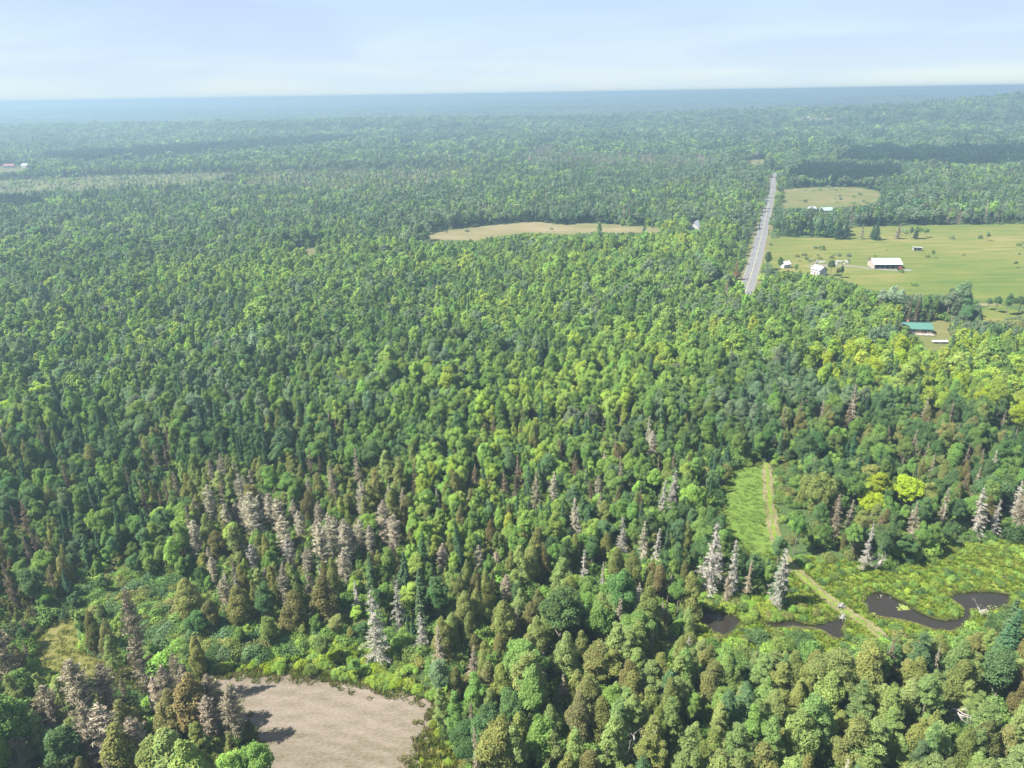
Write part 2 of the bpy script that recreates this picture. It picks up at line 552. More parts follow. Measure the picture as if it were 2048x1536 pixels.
def tuft(seed, n=26, h=0.7, spread=0.35):
    r = np.random.default_rng(seed)
    a = r.uniform(0, 6.283, n); q = spread * np.sqrt(r.random(n))
    b = np.stack([np.cos(a) * q, np.sin(a) * q, np.zeros(n)], 1)
    lean = np.stack([np.cos(a), np.sin(a), np.zeros(n)], 1) * r.uniform(0.05, 0.45, (n, 1)) + r.normal(size=(n, 3)) * 0.06
    hh = h * r.uniform(0.5, 1.2, (n, 1))
    tip = b + lean * hh + np.array([0, 0, 1.0]) * hh
    w = np.stack([-np.sin(a), np.cos(a), np.zeros(n)], 1) * 0.05
    V = np.stack([b - w, b + w, tip + w * 0.5, tip - w * 0.5], 1).reshape(-1, 3)
    return V, np.arange(4 * n).reshape(n, 4), lv(n, r, 0.75, 1.25)


# ------------------------------------------------------------------ object helpers
def tag(o, label=None, cat=None, group=None, kind=None):
    if label: o['label'] = label
    if cat: o['category'] = cat
    if group: o['group'] = group
    if kind: o['kind'] = kind
    return o


def link(name, me, parent=None, loc=None, kind=None):
    o = bpy.data.objects.new(name, me)
    COL.objects.link(o)
    if parent is not None: o.parent = parent
    if loc is not None: o.location = loc
    if kind: o['kind'] = kind
    return o


def empty(name, loc, rz=0.0):
    o = bpy.data.objects.new(name, None)
    o.empty_display_size = 0.5
    COL.objects.link(o)
    o.location = loc
    o.rotation_euler = (0, 0, rz)
    return o


def box_bm(bm, x0, x1, y0, y1, z0, z1):
    v = [bm.verts.new(p) for p in ((x0, y0, z0), (x1, y0, z0), (x1, y1, z0), (x0, y1, z0), (x0, y0, z1), (x1, y0, z1), (x1, y1, z1), (x0, y1, z1))]
    for f in ((0, 3, 2, 1), (4, 5, 6, 7), (0, 1, 5, 4), (1, 2, 6, 5), (2, 3, 7, 6), (3, 0, 4, 7)):
        bm.faces.new([v[i] for i in f])


def box(name, dims, mat, parent=None, bevel=0.0, loc=None):
    bm = bmesh.new()
    box_bm(bm, *dims)
    if bevel:
        bmesh.ops.bevel(bm, geom=bm.edges[:], offset=bevel, segments=1, affect='EDGES')
    me = bpy.data.meshes.new(name); bm.to_mesh(me); bm.free()
    me.materials.append(mat)
    return link(name, me, parent, loc)


# ------------------------------------------------------------------ terrain
M_FLOOR = mat_ground('forest_floor', [(0.3, (0.026, 0.045, 0.018)), (0.5, (0.048, 0.075, 0.026)), (0.62, (0.075, 0.099, 0.036)), (0.78, (0.113, 0.105, 0.054))],
                     [(0.0016, 0.35), (0.012, 0.25), (0.2, 0.4)], bump=1.2, bscale=0.5)
rings = np.concatenate([[0.0], np.geomspace(14, 42000, 250)])
rings = np.concatenate([rings[rings < 200], np.sort(np.concatenate([rings[(rings >= 200)], np.arange(1500, 3600, 45.0)]))])
NA = 400
ang = np.linspace(0, 2 * math.pi, NA, endpoint=False)
# finer in front
ang = ang - 0.55 * np.sin(ang) * 1.0
gx = rings[1:, None] * np.sin(ang)[None]; gy = rings[1:, None] * np.cos(ang)[None]
gz = height(gx, gy)
V = np.concatenate([[[0, 0, 0]], np.stack([gx, gy, gz], -1).reshape(-1, 3)])
nr_ = len(rings) - 1
i0 = 1 + (np.arange(nr_ - 1)[:, None] * NA + np.arange(NA)[None])
i1 = 1 + (np.arange(nr_ - 1)[:, None] * NA + (np.arange(NA)[None] + 1) % NA)
F = np.stack([i0, i0 + NA, i1 + NA, i1], -1).reshape(-1, 4)
F = np.concatenate([F, np.stack([np.zeros(NA, int), 1 + np.arange(NA), 1 + (np.arange(NA) + 1) % NA, 1 + (np.arange(NA) + 1) % NA], -1)]) if False else F
Fl = [tuple(f) for f in F] + [(0, 1 + k, 1 + (k + 1) % NA) for k in range(NA)]
terrain = link('ground', mesh_from('ground', V, Fl, M_FLOOR, smooth=True), kind='structure')
if terrain.data.polygons[len(Fl) - 1].normal.z < 0:
    terrain.data.flip_normals()

# ------------------------------------------------------------------ fields, road, track, water
GRASS_GREEN = mat_ground('mown_grass', [(0.36, (0.054, 0.096, 0.019)), (0.5, (0.083, 0.130, 0.026)), (0.62, (0.111, 0.143, 0.038)), (0.72, (0.149, 0.149, 0.058))],
                         [(0.35, 0.35), (0.05, 0.35), (2.5, 0.3)], bump=0.04, bscale=3.0, stretch=(0.35, 0.25, 2.0, 1))
HAY = mat_ground('cut_hay', [(0.36, (0.071, 0.070, 0.035)), (0.45, (0.122, 0.106, 0.075)), (0.53, (0.165, 0.138, 0.108)), (0.63, (0.206, 0.178, 0.146))],
                 [(0.55, 0.26), (0.06, 0.34), (4.2, 0.40)], bump=0.10, bscale=4.0, stretch=(-0.55, 0.30, 1.3, 3))
hn, hl_ = HAY.node_tree.nodes, HAY.node_tree.links      # the mower's swaths: wide uneven arcs
hg = hn.new('ShaderNodeNewGeometry'); hm = hn.new('ShaderNodeMapping'); hm.inputs['Location'].default_value = (60, -20, 0)
hw = hn.new('ShaderNodeTexWave'); hw.wave_type = 'RINGS'; hw.rings_direction = 'Z'; hw.inputs['Scale'].default_value = 0.11; hw.inputs['Distortion'].default_value = 5.0
hw.inputs['Detail'].default_value = 3; hw.inputs['Detail Scale'].default_value = 0.35
hl_.new(hg.outputs['Position'], hm.inputs['Vector']); hl_.new(hm.outputs[0], hw.inputs['Vector'])
hr = next(q for q in hn if q.type == 'VALTORGB'); hsrc = hr.inputs['Fac'].links[0].from_socket
hmul = hn.new('ShaderNodeMath'); hmul.operation = 'MULTIPLY_ADD'; hmul.inputs[1].default_value = 0.035
hadd = hn.new('ShaderNodeMath'); hadd.operation = 'SUBTRACT'; hadd.inputs[1].default_value = 0.017
hl_.new(hw.outputs['Fac'], hmul.inputs[0]); hl_.new(hsrc, hmul.inputs[2]); hl_.new(hmul.outputs[0], hadd.inputs[0]); hl_.new(hadd.outputs[0], hr.inputs['Fac'])
PASTURE = mat_ground('pasture_grass', [(0.40, (0.058, 0.087, 0.022)), (0.47, (0.081, 0.105, 0.025)), (0.53, (0.109, 0.114, 0.033)), (0.60, (0.155, 0.137, 0.055))],
                     [(0.16, 0.36), (0.0085, 0.34), (0.9, 0.30)], bump=0.15, bscale=0.8, stretch=(0.05, 0.16, 1.0, 1))
DRYFIELD = mat_ground('dry_field_grass', [(0.36, (0.067, 0.086, 0.025)), (0.48, (0.099, 0.103, 0.039)), (0.62, (0.141, 0.123, 0.064))],
                      [(0.06, 0.45), (0.012, 0.35), (0.5, 0.20)], bump=0.1, bscale=1.0, stretch=(0.1, 0.2, 1.0, 1))
GREENFIELD = mat_ground('green_field_grass', [(0.35, (0.051, 0.100, 0.027)), (0.65, (0.076, 0.124, 0.039))], [(0.05, 0.5), (0.4, 0.5)], bump=0.05, bscale=1.0)
WETGRASS = mat_ground('wet_meadow_growth', [(0.34, (0.047, 0.084, 0.015)), (0.46, (0.084, 0.133, 0.021)), (0.55, (0.132, 0.173, 0.028)), (0.68, (0.179, 0.183, 0.055))],
                      [(0.30, 0.4), (0.05, 0.35), (1.4, 0.25)], bump=0.5, bscale=1.1)
GRAVEL = mat_ground('road_gravel', [(0.4, (0.123, 0.117, 0.106)), (0.62, (0.173, 0.165, 0.148))], [(0.8, 0.5), (0.15, 0.5)], bump=0.02, bscale=4)
ASPHALT = mat_ground('worn_asphalt', [(0.4, (0.115, 0.115, 0.118)), (0.62, (0.146, 0.146, 0.149))], [(0.6, 0.5), (0.08, 0.5)], bump=0.01, bscale=6)
DIRT = mat_ground('track_dirt', [(0.38, (0.075, 0.088, 0.030)), (0.5, (0.125, 0.118, 0.055)), (0.62, (0.175, 0.152, 0.095))], [(0.7, 0.5), (0.12, 0.5)], bump=0.06, bscale=3)
MUD = mat_ground('bank_mud', [(0.35, (0.045, 0.036, 0.020)), (0.5, (0.065, 0.070, 0.026)), (0.65, (0.085, 0.105, 0.03))], [(0.9, 0.5), (0.25, 0.5)], bump=0.12, bscale=2)


def sheet(name, poly, z, mat, sub=6, edge=0.4, seed=1):
    p = smooth_loop(np.asarray(poly, float), sub) if sub > 1 else np.asarray(poly, float)
    g = ground(p[:, 0], p[:, 1])
    r = np.random.default_rng(seed)
    q = np.concatenate([g, g[:1]]); L = np.concatenate([[0], np.cumsum(np.hypot(*np.diff(q, axis=0).T))])
    n_ = int(np.clip(L[-1] / (edge * 1.2), 60, 700))
    t = np.linspace(0, L[-1], n_, endpoint=False)
    g = np.column_stack([np.interp(t, L, q[:, 0]), np.interp(t, L, q[:, 1])])
    d = np.roll(g, -1, 0) - np.roll(g, 1, 0); d /= np.linalg.norm(d, axis=1, keepdims=True) + 1e-9
    off = np.zeros(n_)
    for wl_, am in ((22 * edge, 1.5), (9 * edge, 0.9), (4 * edge, 0.5)):
        kk = max(1, int(L[-1] / wl_)); off += am * edge * np.sin(2 * math.pi * (kk * t / L[-1] + r.random()) + 1.5 * np.sin(2 * math.pi * max(1, kk // 3) * t / L[-1] + r.random()))
    off += 0.35 * edge * r.normal(size=n_)
    g = g + np.column_stack([d[:, 1], -d[:, 0]]) * off[:, None] * 0.6
    me = mesh_from(name, np.column_stack([g, np.full(len(g), z)]), [tuple(range(len(g)))], mat)
    if me.polygons[0].normal.z < 0: me.flip_normals()
    return link(name, me, kind='structure')


P_HAY = [(395, 1352), (460, 1346), (560, 1346), (650, 1353), (720, 1366), (800, 1383), (862, 1398), (874, 1422), (862, 1460), (838, 1510), (835, 1640), (470, 1640), (500, 1500), (470, 1440), (420, 1392), (300, 1368), (225, 1352), (228, 1328), (300, 1338)]
P_HAYEDGE = [(395, 1343), (560, 1338), (660, 1344), (800, 1372), (880, 1388), (915, 1440), (930, 1640), (815, 1640), (815, 1520), (840, 1450), (848, 1412), (760, 1388), (640, 1362), (520, 1356)]
P_CLEARING = [(70, 1285), (95, 1250), (132, 1234), (168, 1246), (166, 1282), (196, 1316), (250, 1328), (300, 1334), (300, 1346), (262, 1354), (210, 1362), (110, 1345), (70, 1330)]
P_STRIP = [(1466, 928), (1500, 932), (1531, 925), (1540, 965), (1546, 1010), (1550, 1060), (1564, 1098), (1552, 1116), (1505, 1112), (1468, 1085), (1443, 1040), (1436, 1000), (1450, 965)]
P_WET = [(1395, 1200), (1440, 1180), (1520, 1200), (1570, 1140), (1600, 1112), (1680, 1120), (1780, 1140), (1850, 1120), (1900, 1090), (1990, 1080), (2120, 1085), (2140, 1230), (2010, 1260), (1900, 1275), (1790, 1268), (1700, 1300), (1560, 1300), (1430, 1296), (1380, 1250)]
P_PASTURE = [(1528, 520), (1541, 478), (1560, 474), (1690, 478), (1697, 454), (1790, 452), (1880, 450), (1980, 449), (2080, 446), (2260, 440), (2330, 600), (2048, 612), (1960, 600), (1880, 590), (1800, 588), (1740, 580), (1660, 552), (1560, 545)]
P_PASTGREEN = [(1560, 485), (1640, 478), (1770, 482), (1826, 495), (1840, 512), (1800, 516), (1700, 517), (1620, 512), (1575, 502)]
P_BACK = [(1566, 380), (1610, 375), (1660, 374), (1720, 375), (1758, 384), (1764, 398), (1740, 410), (1660, 416), (1562, 417)]
P_MID = [(822, 476), (870, 463), (960, 452), (1060, 444), (1120, 450), (1180, 446), (1250, 452), (1312, 452), (1330, 464), (1270, 468), (1200, 464), (1130, 470), (1050, 467), (990, 474), (950, 481), (870, 483)]
P_MID2 = [(545, 514), (600, 498), (655, 493), (648, 506), (590, 514)]
P_FARFIELD = [(775, 297), (800, 289), (880, 286), (1000, 283), (990, 287), (910, 292), (800, 301)]
P_FARPALE = [(1484, 327), (1500, 320), (1540, 318), (1544, 324), (1510, 329)]
P_LEFTYARD = [(-60, 345), (-30, 334), (30, 333), (50, 337), (44, 341), (0, 345)]
P_LAWN = [(1838, 688), (1850, 645), (1880, 640), (1905, 648), (1906, 684), (1890, 700), (1850, 700)]
P_RIGHTYARD = [(1950, 620), (2000, 612), (2048, 622), (2160, 626), (2170, 652), (2050, 655), (2000, 645), (1960, 640)]
BARREN = mat_ground('barren_scrub', [(0.36, (0.066, 0.085, 0.035)), (0.5, (0.115, 0.127, 0.058)), (0.64, (0.161, 0.154, 0.085))], [(0.05, 0.5), (0.012, 0.5)], bump=0.6, bscale=0.5)
P_BARREN = [(-200, 372), (200, 352), (470, 345), (475, 380), (330, 388), (150, 402), (-200, 420)]
P_MIXED = [(480, 345), (940, 335), (960, 375), (700, 400), (470, 390)]
P_DEADWOOD = [(1035, 318), (1090, 290), (1118, 288), (1110, 304), (1180, 312), (1290, 316), (1430, 320), (1440, 342), (1330, 350), (1200, 344), (1060, 348)]
sheet('barren', P_BARREN, 0.05, BARREN, edge=3, seed=21)
sheet('barren', P_MIXED, 0.05, BARREN, edge=3, seed=22)
sheet('barren', P_DEADWOOD, 0.05, BARREN, edge=3, seed=23)
sheet('wet_meadow', P_WET, 0.02, WETGRASS, seed=2)
sheet('field_margin', P_HAYEDGE, 0.024, WETGRASS, seed=3)
CLEARGRASS = mat_ground('clearing_grass', [(0.38, (0.092, 0.106, 0.028)), (0.5, (0.132, 0.134, 0.040)), (0.62, (0.167, 0.151, 0.063))], [(0.25, 0.5), (0.05, 0.25), (1.6, 0.25)], bump=0.1, bscale=2.0)
sheet('grass_clearing', P_CLEARING, 0.028, CLEARGRASS, seed=5)
sheet('hay_field', P_HAY, 0.034, HAY, seed=4)
sheet('grass_strip', P_STRIP, 0.03, GRASS_GREEN, seed=6)
sheet('pasture', P_PASTURE, 0.03, PASTURE, sub=1, edge=1.5, seed=7)
sheet('dry_field', P_BACK, 0.03, DRYFIELD, sub=1, edge=2, seed=9)
TANFIELD = mat_ground('tan_field_grass', [(0.40, (0.100, 0.108, 0.044)), (0.50, (0.148, 0.132, 0.066)), (0.60, (0.188, 0.155, 0.094))], [(0.06, 0.4), (0.012, 0.4), (0.5, 0.20)], bump=0.1, bscale=1.0, stretch=(0.1, 0.2, 1.0, 1))
sheet('dry_field', P_MID, 0.03, TANFIELD, sub=1, edge=3, seed=10)
sheet('dry_field', P_MID2, 0.03, DRYFIELD, edge=1, seed=11)
sheet('far_field', P_FARFIELD, 0.06, DRYFIELD, edge=6, seed=12)
sheet('far_field', P_FARPALE, 0.06, DRYFIELD, edge=3, seed=13)
sheet('gravel_yard', P_LEFTYARD, 0.06, DIRT, edge=3, seed=14)
sheet('lawn', P_LAWN, 0.03, DRYFIELD, edge=0.6, seed=15)
sheet('rough_grass', P_RIGHTYARD, 0.03, PASTURE, edge=0.8, seed=16)


def ribbon(name, pts, width, z, mat, wob=0.0, seed=0, closed_px=True):
    p = np.asarray(pts, float)
    g = ground(p[:, 0], p[:, 1]) if closed_px else p
    t = np.linspace(0, 1, len(g)); tt = np.linspace(0, 1, len(g) * 10)
    g = np.column_stack([np.interp(tt, t, g[:, 0]), np.interp(tt, t, g[:, 1])])
    k = np.ones(9) / 9
    for c in range(2):
        q = np.convolve(np.pad(g[:, c], 4, mode='edge'), k, mode='valid'); q[0], q[-1] = g[0, c], g[-1, c]; g[:, c] = q
    d = np.gradient(g, axis=0); d = d / (np.linalg.norm(d, axis=1, keepdims=True) + 1e-9)
    nn = np.column_stack([-d[:, 1], d[:, 0]])
    r = np.random.default_rng(seed)
    w1 = width / 2 + wob * r.normal(size=len(g)); w2 = width / 2 + wob * r.normal(size=len(g))
    A = g + nn * w1[:, None]; B = g - nn * w2[:, None]
    n = len(g)
    V = np.column_stack([np.concatenate([A, B]), np.full(2 * n, z)])
    F = np.array([(i, i + 1, n + i + 1, n + i) for i in range(n - 1)])
    me = mesh_from(name, V, F, mat)
    if me.polygons[0].normal.z < 0: me.flip_normals()
    return link(name, me, kind='structure'), g


ROAD = [(1440, 604), (1474, 600), (1490, 588), (1498, 563), (1508, 530), (1521, 480), (1532, 430), (1541, 390), (1548, 355), (1550, 344)]
_, road_c = ribbon('road_verge', ROAD, 15.0, 0.05, DRYFIELD, 0.5, 1)
ribbon('road_shoulder', ROAD, 9.0, 0.06, GRAVEL, 0.15, 2)
ribbon('road', ROAD, 6.8, 0.07, ASPHALT, 0.05, 3)
LINE_M = mat_simple('road_paint', (0.62, 0.52, 0.16), 0.7)
ribbon('road_marking', ROAD, 0.12, 0.08, LINE_M)
DRIVE = [(1618, 533), (1650, 530), (1700, 532), (1745, 537), (1795, 541), (1825, 540)]
_, drive_c = ribbon('driveway', DRIVE, 4.2, 0.055, GRAVEL, 0.5, 4)
TRACK = [(1532, 925), (1536, 965), (1541, 1020), (1550, 1075), (1566, 1112), (1592, 1142), (1622, 1168), (1652, 1195), (1682, 1217), (1712, 1236), (1745, 1256), (1770, 1280)]
_, track_c = ribbon('dirt_track', TRACK, 3.2, 0.045, DIRT, 0.2, 5)
_, _ = ribbon('track_centre_grass', TRACK, 0.7, 0.055, WETGRASS, 0.25, 6)
ribbon('driveway', [(1955, 609), (1975, 609), (1998, 608)], 5.0, 0.05, DIRT, 0.6, 7)

# water
m, n, l, out = nodes_of('pond_water')
b = n.new('ShaderNodeBsdfPrincipled')
b.inputs['Base Color'].default_value = (0.020, 0.017, 0.012, 1); b.inputs['Roughness'].default_value = 0.06; b.inputs['IOR'].default_value = 1.33
nz = n.new('ShaderNodeTexNoise'); nz.inputs['Scale'].default_value = 1.6; nz.inputs['Detail'].default_value = 3
g_ = n.new('ShaderNodeNewGeometry'); l.new(g_.outputs['Position'], nz.inputs['Vector'])
bp = n.new('ShaderNodeBump'); bp.inputs['Strength'].default_value = 0.25; bp.inputs['Distance'].default_value = 0.05
l.new(nz.outputs['Fac'], bp.inputs['Height']); l.new(bp.outputs[0], b.inputs['Normal']); l.new(b.outputs[0], out.inputs[0])
M_WATER = m
POND1 = [(1727, 1200), (1737, 1188), (1756, 1184), (1776, 1189), (1800, 1201), (1822, 1214), (1840, 1226), (1866, 1236), (1888, 1241), (1904, 1238), (1920, 1234), (1927, 1218), (1914, 1206), (1898, 1195), (1908, 1186), (1950, 1183), (1990, 1184), (2022, 1192), (2018, 1208), (1992, 1220), (1962, 1221), (1942, 1218), (1942, 1234), (1930, 1250), (1904, 1262), (1868, 1259), (1838, 1249), (1805, 1240), (1765, 1234), (1735, 1226)]
POND2 = [(1372, 1226), (1400, 1218), (1424, 1222), (1450, 1224), (1484, 1242), (1470, 1262), (1448, 1272), (1424, 1262), (1400, 1240)]
POND3 = [(1524, 1246), (1556, 1243), (1584, 1240), (1604, 1246), (1630, 1249), (1660, 1240), (1684, 1235), (1692, 1245), (1684, 1258), (1692, 1276), (1668, 1276), (1646, 1262), (1620, 1256), (1580, 1254), (1545, 1256)]
WATERS = [POND1, POND2, POND3]
for k, (nm, P) in enumerate((('pond', POND1), ('creek_pool', POND2), ('creek', POND3))):
    p = smooth_loop(P, 5); g = ground(p[:, 0], p[:, 1])
    d = np.gradient(np.concatenate([g[-2:], g, g[:2]]), axis=0)[2:-2]
    nn = np.column_stack([d[:, 1], -d[:, 0]]); nn /= np.linalg.norm(nn, axis=1, keepdims=True)
    area = 0.5 * np.sum(g[:, 0] * np.roll(g[:, 1], -1) - np.roll(g[:, 0], -1) * g[:, 1])
    if area < 0: nn = -nn
    me = mesh_from(nm, np.column_stack([g, np.full(len(g), 0.09)]), [tuple(range(len(g)))], M_WATER)
    if me.polygons[0].normal.z < 0: me.flip_normals()
    link(nm, me, kind='structure')
    r = np.random.default_rng(k)
    N = len(g); prof = [(-0.25, 0.06), (0.02, 0.20), (0.22, 0.28), (0.6, 0.02)]
    V = []
    for q, (o, z) in enumerate(prof):
        mid = 1.0 if 0 < q < 3 else 0.0
        V.append(np.column_stack([g + nn * (o + mid * 0.14 * r.normal(size=(N, 1))), z + mid * 0.08 * r.random(N)]))
    V = np.concatenate(V)
    F = np.array([(q * N + i, q * N + (i + 1) % N, (q + 1) * N + (i + 1) % N, (q + 1) * N + i) for q in range(3) for i in range(N)])
    me = mesh_from('bank', V, F, MUD, smooth=True)
    link(nm + '_bank', me, kind='structure')

# ------------------------------------------------------------------ prototypes (library only, not linked to the scene)
LIB = {}


def proto(kind, lod, builder, variants, mat):
    for v in range(variants):
        V, F, var = builder(v)
        LIB.setdefault((kind, lod), []).append(mesh_from('crown', V, F, mat, var))


SH = ['oval', 'round', 'oval', 'ragged', 'wide', 'oval']
proto('broadleaf', 0, lambda v: broadleaf(10 + v, 10000, 0.25, SH[v % 6]), 10, M_LEAF)
proto('broadleaf', 1, lambda v: broadleaf(20 + v, 2000, 0.50, SH[v % 6]), 8, M_LEAF)
proto('broadleaf', 2, lambda v: broadleaf(30 + v, 480, 0.95, SH[v]), 5, M_LEAF)
proto('broadleaf', 3, lambda v: broadleaf(40 + v, 170, 1.6, SH[v]), 4, M_LEAF)
proto('spruce', 0, lambda v: spruce(110 + v, 6000, 0.34), 4, M_LEAF)
proto('spruce', 1, lambda v: spruce(120 + v, 1200, 0.70), 4, M_LEAF)
proto('spruce', 2, lambda v: spruce(130 + v, 380, 1.15), 4, M_LEAF)
proto('spruce', 3, lambda v: spruce(140 + v, 140, 1.9), 4, M_LEAF)
proto('cedar', 0, lambda v: cedar(210 + v, 9000, 0.245, rad=1.5 + 0.12 * v), 7, M_LEAF)
proto('cedar', 1, lambda v: cedar(220 + v, 1100, 0.60, rad=1.5 + 0.15 * v), 4, M_LEAF)
proto('feathery', 0, lambda v: feathery(310 + v, 10000, 0.255, rad=2.2 + 0.16 * v), 7, M_LEAF)
proto('feathery', 1, lambda v: feathery(320 + v, 1300, 0.62, rad=2.2 + 0.25 * v), 4, M_LEAF)
proto('deadspruce', 0, lambda v: spruce(410 + v, 2500 + 250 * v, 0.46, dead=True, radius=1.7 + 0.15 * v), 6, M_DEAD)
proto('deadspruce', 1, lambda v: spruce(420 + v, 900, 0.9, dead=True, radius=2.0), 3, M_DEAD)
proto('deadspruce', 2, lambda v: spruce(430 + v, 240, 1.8, dead=True, radius=2.2), 3, M_DEAD)
proto('deadlarch', 0, lambda v: spruce(510 + v, 4200, 0.50, dead=True, soft=2 if v % 2 else 1, radius=1.8 + 0.1 * v, z0=2.0), 6, M_DEAD)
proto('shrub', 0, lambda v: shrub(610 + v, 1300, 0.21), 5, M_LEAF)
proto('shrub', 1, lambda v: shrub(620 + v, 320, 0.45), 4, M_LEAF)
TRUNK = {'broadleaf': [mesh_from('trunk', *broad_trunk(k), M_BARK) for k in range(3)],
         'spruce': [mesh_from('trunk', *conifer_trunk(14), M_BARK)], 'cedar': [mesh_from('trunk', *conifer_trunk(10.2, 0.16), M_BARK)],
         'feathery': [mesh_from('trunk', *conifer_trunk(12.6), M_BARK)], 'deadspruce': [mesh_from('trunk', *conifer_trunk(14.2), M_PALEBARK)],
         'deadlarch': [mesh_from('trunk', *conifer_trunk(14.2, 0.16), M_PALEBARK)], 'shrub': [mesh_from('stem', *shrub_stems(k), M_BARK) for k in range(2)]}
NOMH = {'broadleaf': 11.6, 'spruce': 14.0, 'cedar': 11.0, 'feathery': 13.0, 'deadspruce': 14.0, 'deadlarch': 14.0, 'shrub': 2.5}
KINDS = list(NOMH)
OBJNAME = {'broadleaf': 'broadleaf_tree', 'spruce': 'spruce_tree', 'cedar': 'cedar_tree', 'feathery': 'conifer_tree', 'deadspruce': 'dead_spruce', 'deadlarch': 'dead_larch', 'shrub': 'shrub'}
CAT = {'broadleaf': 'tree', 'spruce': 'conifer', 'cedar': 'conifer', 'feathery': 'conifer', 'deadspruce': 'dead tree', 'deadlarch': 'dead tree', 'shrub': 'shrub'}
NOUN = {'broadleaf': 'leafy tree', 'spruce': 'dark spruce', 'cedar': 'rounded cedar', 'feathery': 'feathery conifer', 'deadspruce': 'dead spruce', 'deadlarch': 'dead larch', 'shrub': 'bush'}
GROUP = {'broadleaf': 'leafy trees of the near forest', 'spruce': 'green spruces of the near forest', 'cedar': 'rounded cedars of the near forest', 'feathery': 'feathery conifers of the near forest',
         'deadspruce': 'dead spruces among the green trees', 'deadlarch': 'dead larches among the green trees', 'shrub': 'bushes along the clearings'}

# ------------------------------------------------------------------ tree records
TINT = {
    'mid': (0.062, 0.100, 0.026), 'light': (0.096, 0.144, 0.032), 'lime': (0.112, 0.150, 0.025), 'dark': (0.038, 0.066, 0.024), 'grey': (0.071, 0.098, 0.055),
    'yellow': (0.108, 0.142, 0.013), 'olive': (0.084, 0.094, 0.030), 'olivebrown': (0.070, 0.070, 0.026), 'spruce': (0.032, 0.062, 0.032), 'feather': (0.074, 0.106, 0.036),
    'feather2': (0.088, 0.116, 0.038), 'brown': (0.080, 0.063, 0.041), 'rust': (0.110, 0.070, 0.038), 'silver': (0.146, 0.140, 0.118), 'beige': (0.152, 0.140, 0.103), 'greybrown': (0.115, 0.101, 0.070),
    'pink': (0.146, 0.126, 0.093), 'willow': (0.115, 0.15, 0.105), 'plantation': (0.016, 0.034, 0.021), 'bluegreen': (0.048, 0.080, 0.036),
}
TNAMES = list(TINT); TARR = np.array([TINT[t] for t in TNAMES])
COLOURWORD = {'plantation': 'dark green', 'mid': 'mid-green', 'light': 'light green', 'lime': 'lime-green', 'dark': 'dark green', 'grey': 'grey-green', 'yellow': 'golden yellow', 'olive': 'olive', 'olivebrown': 'olive-brown', 'spruce': 'deep green',
              'feather': 'soft green', 'feather2': 'yellow-green', 'brown': 'brown', 'rust': 'rusty', 'silver': 'silver', 'beige': 'beige', 'greybrown': 'grey-brown', 'pink': 'pinkish', 'willow': 'silvery green', 'bluegreen': 'blue-green'}

REC = []   # x, y, kind index, tint index, height, width factor, hand placed


def put(kind, tint, bx, by, top=None, h=None, w=1.0):
    x, y = G(bx, by)
    REC.append((x, y, KINDS.index(kind), TNAMES.index(tint), h if h else tall(bx, by, top), w, 1))


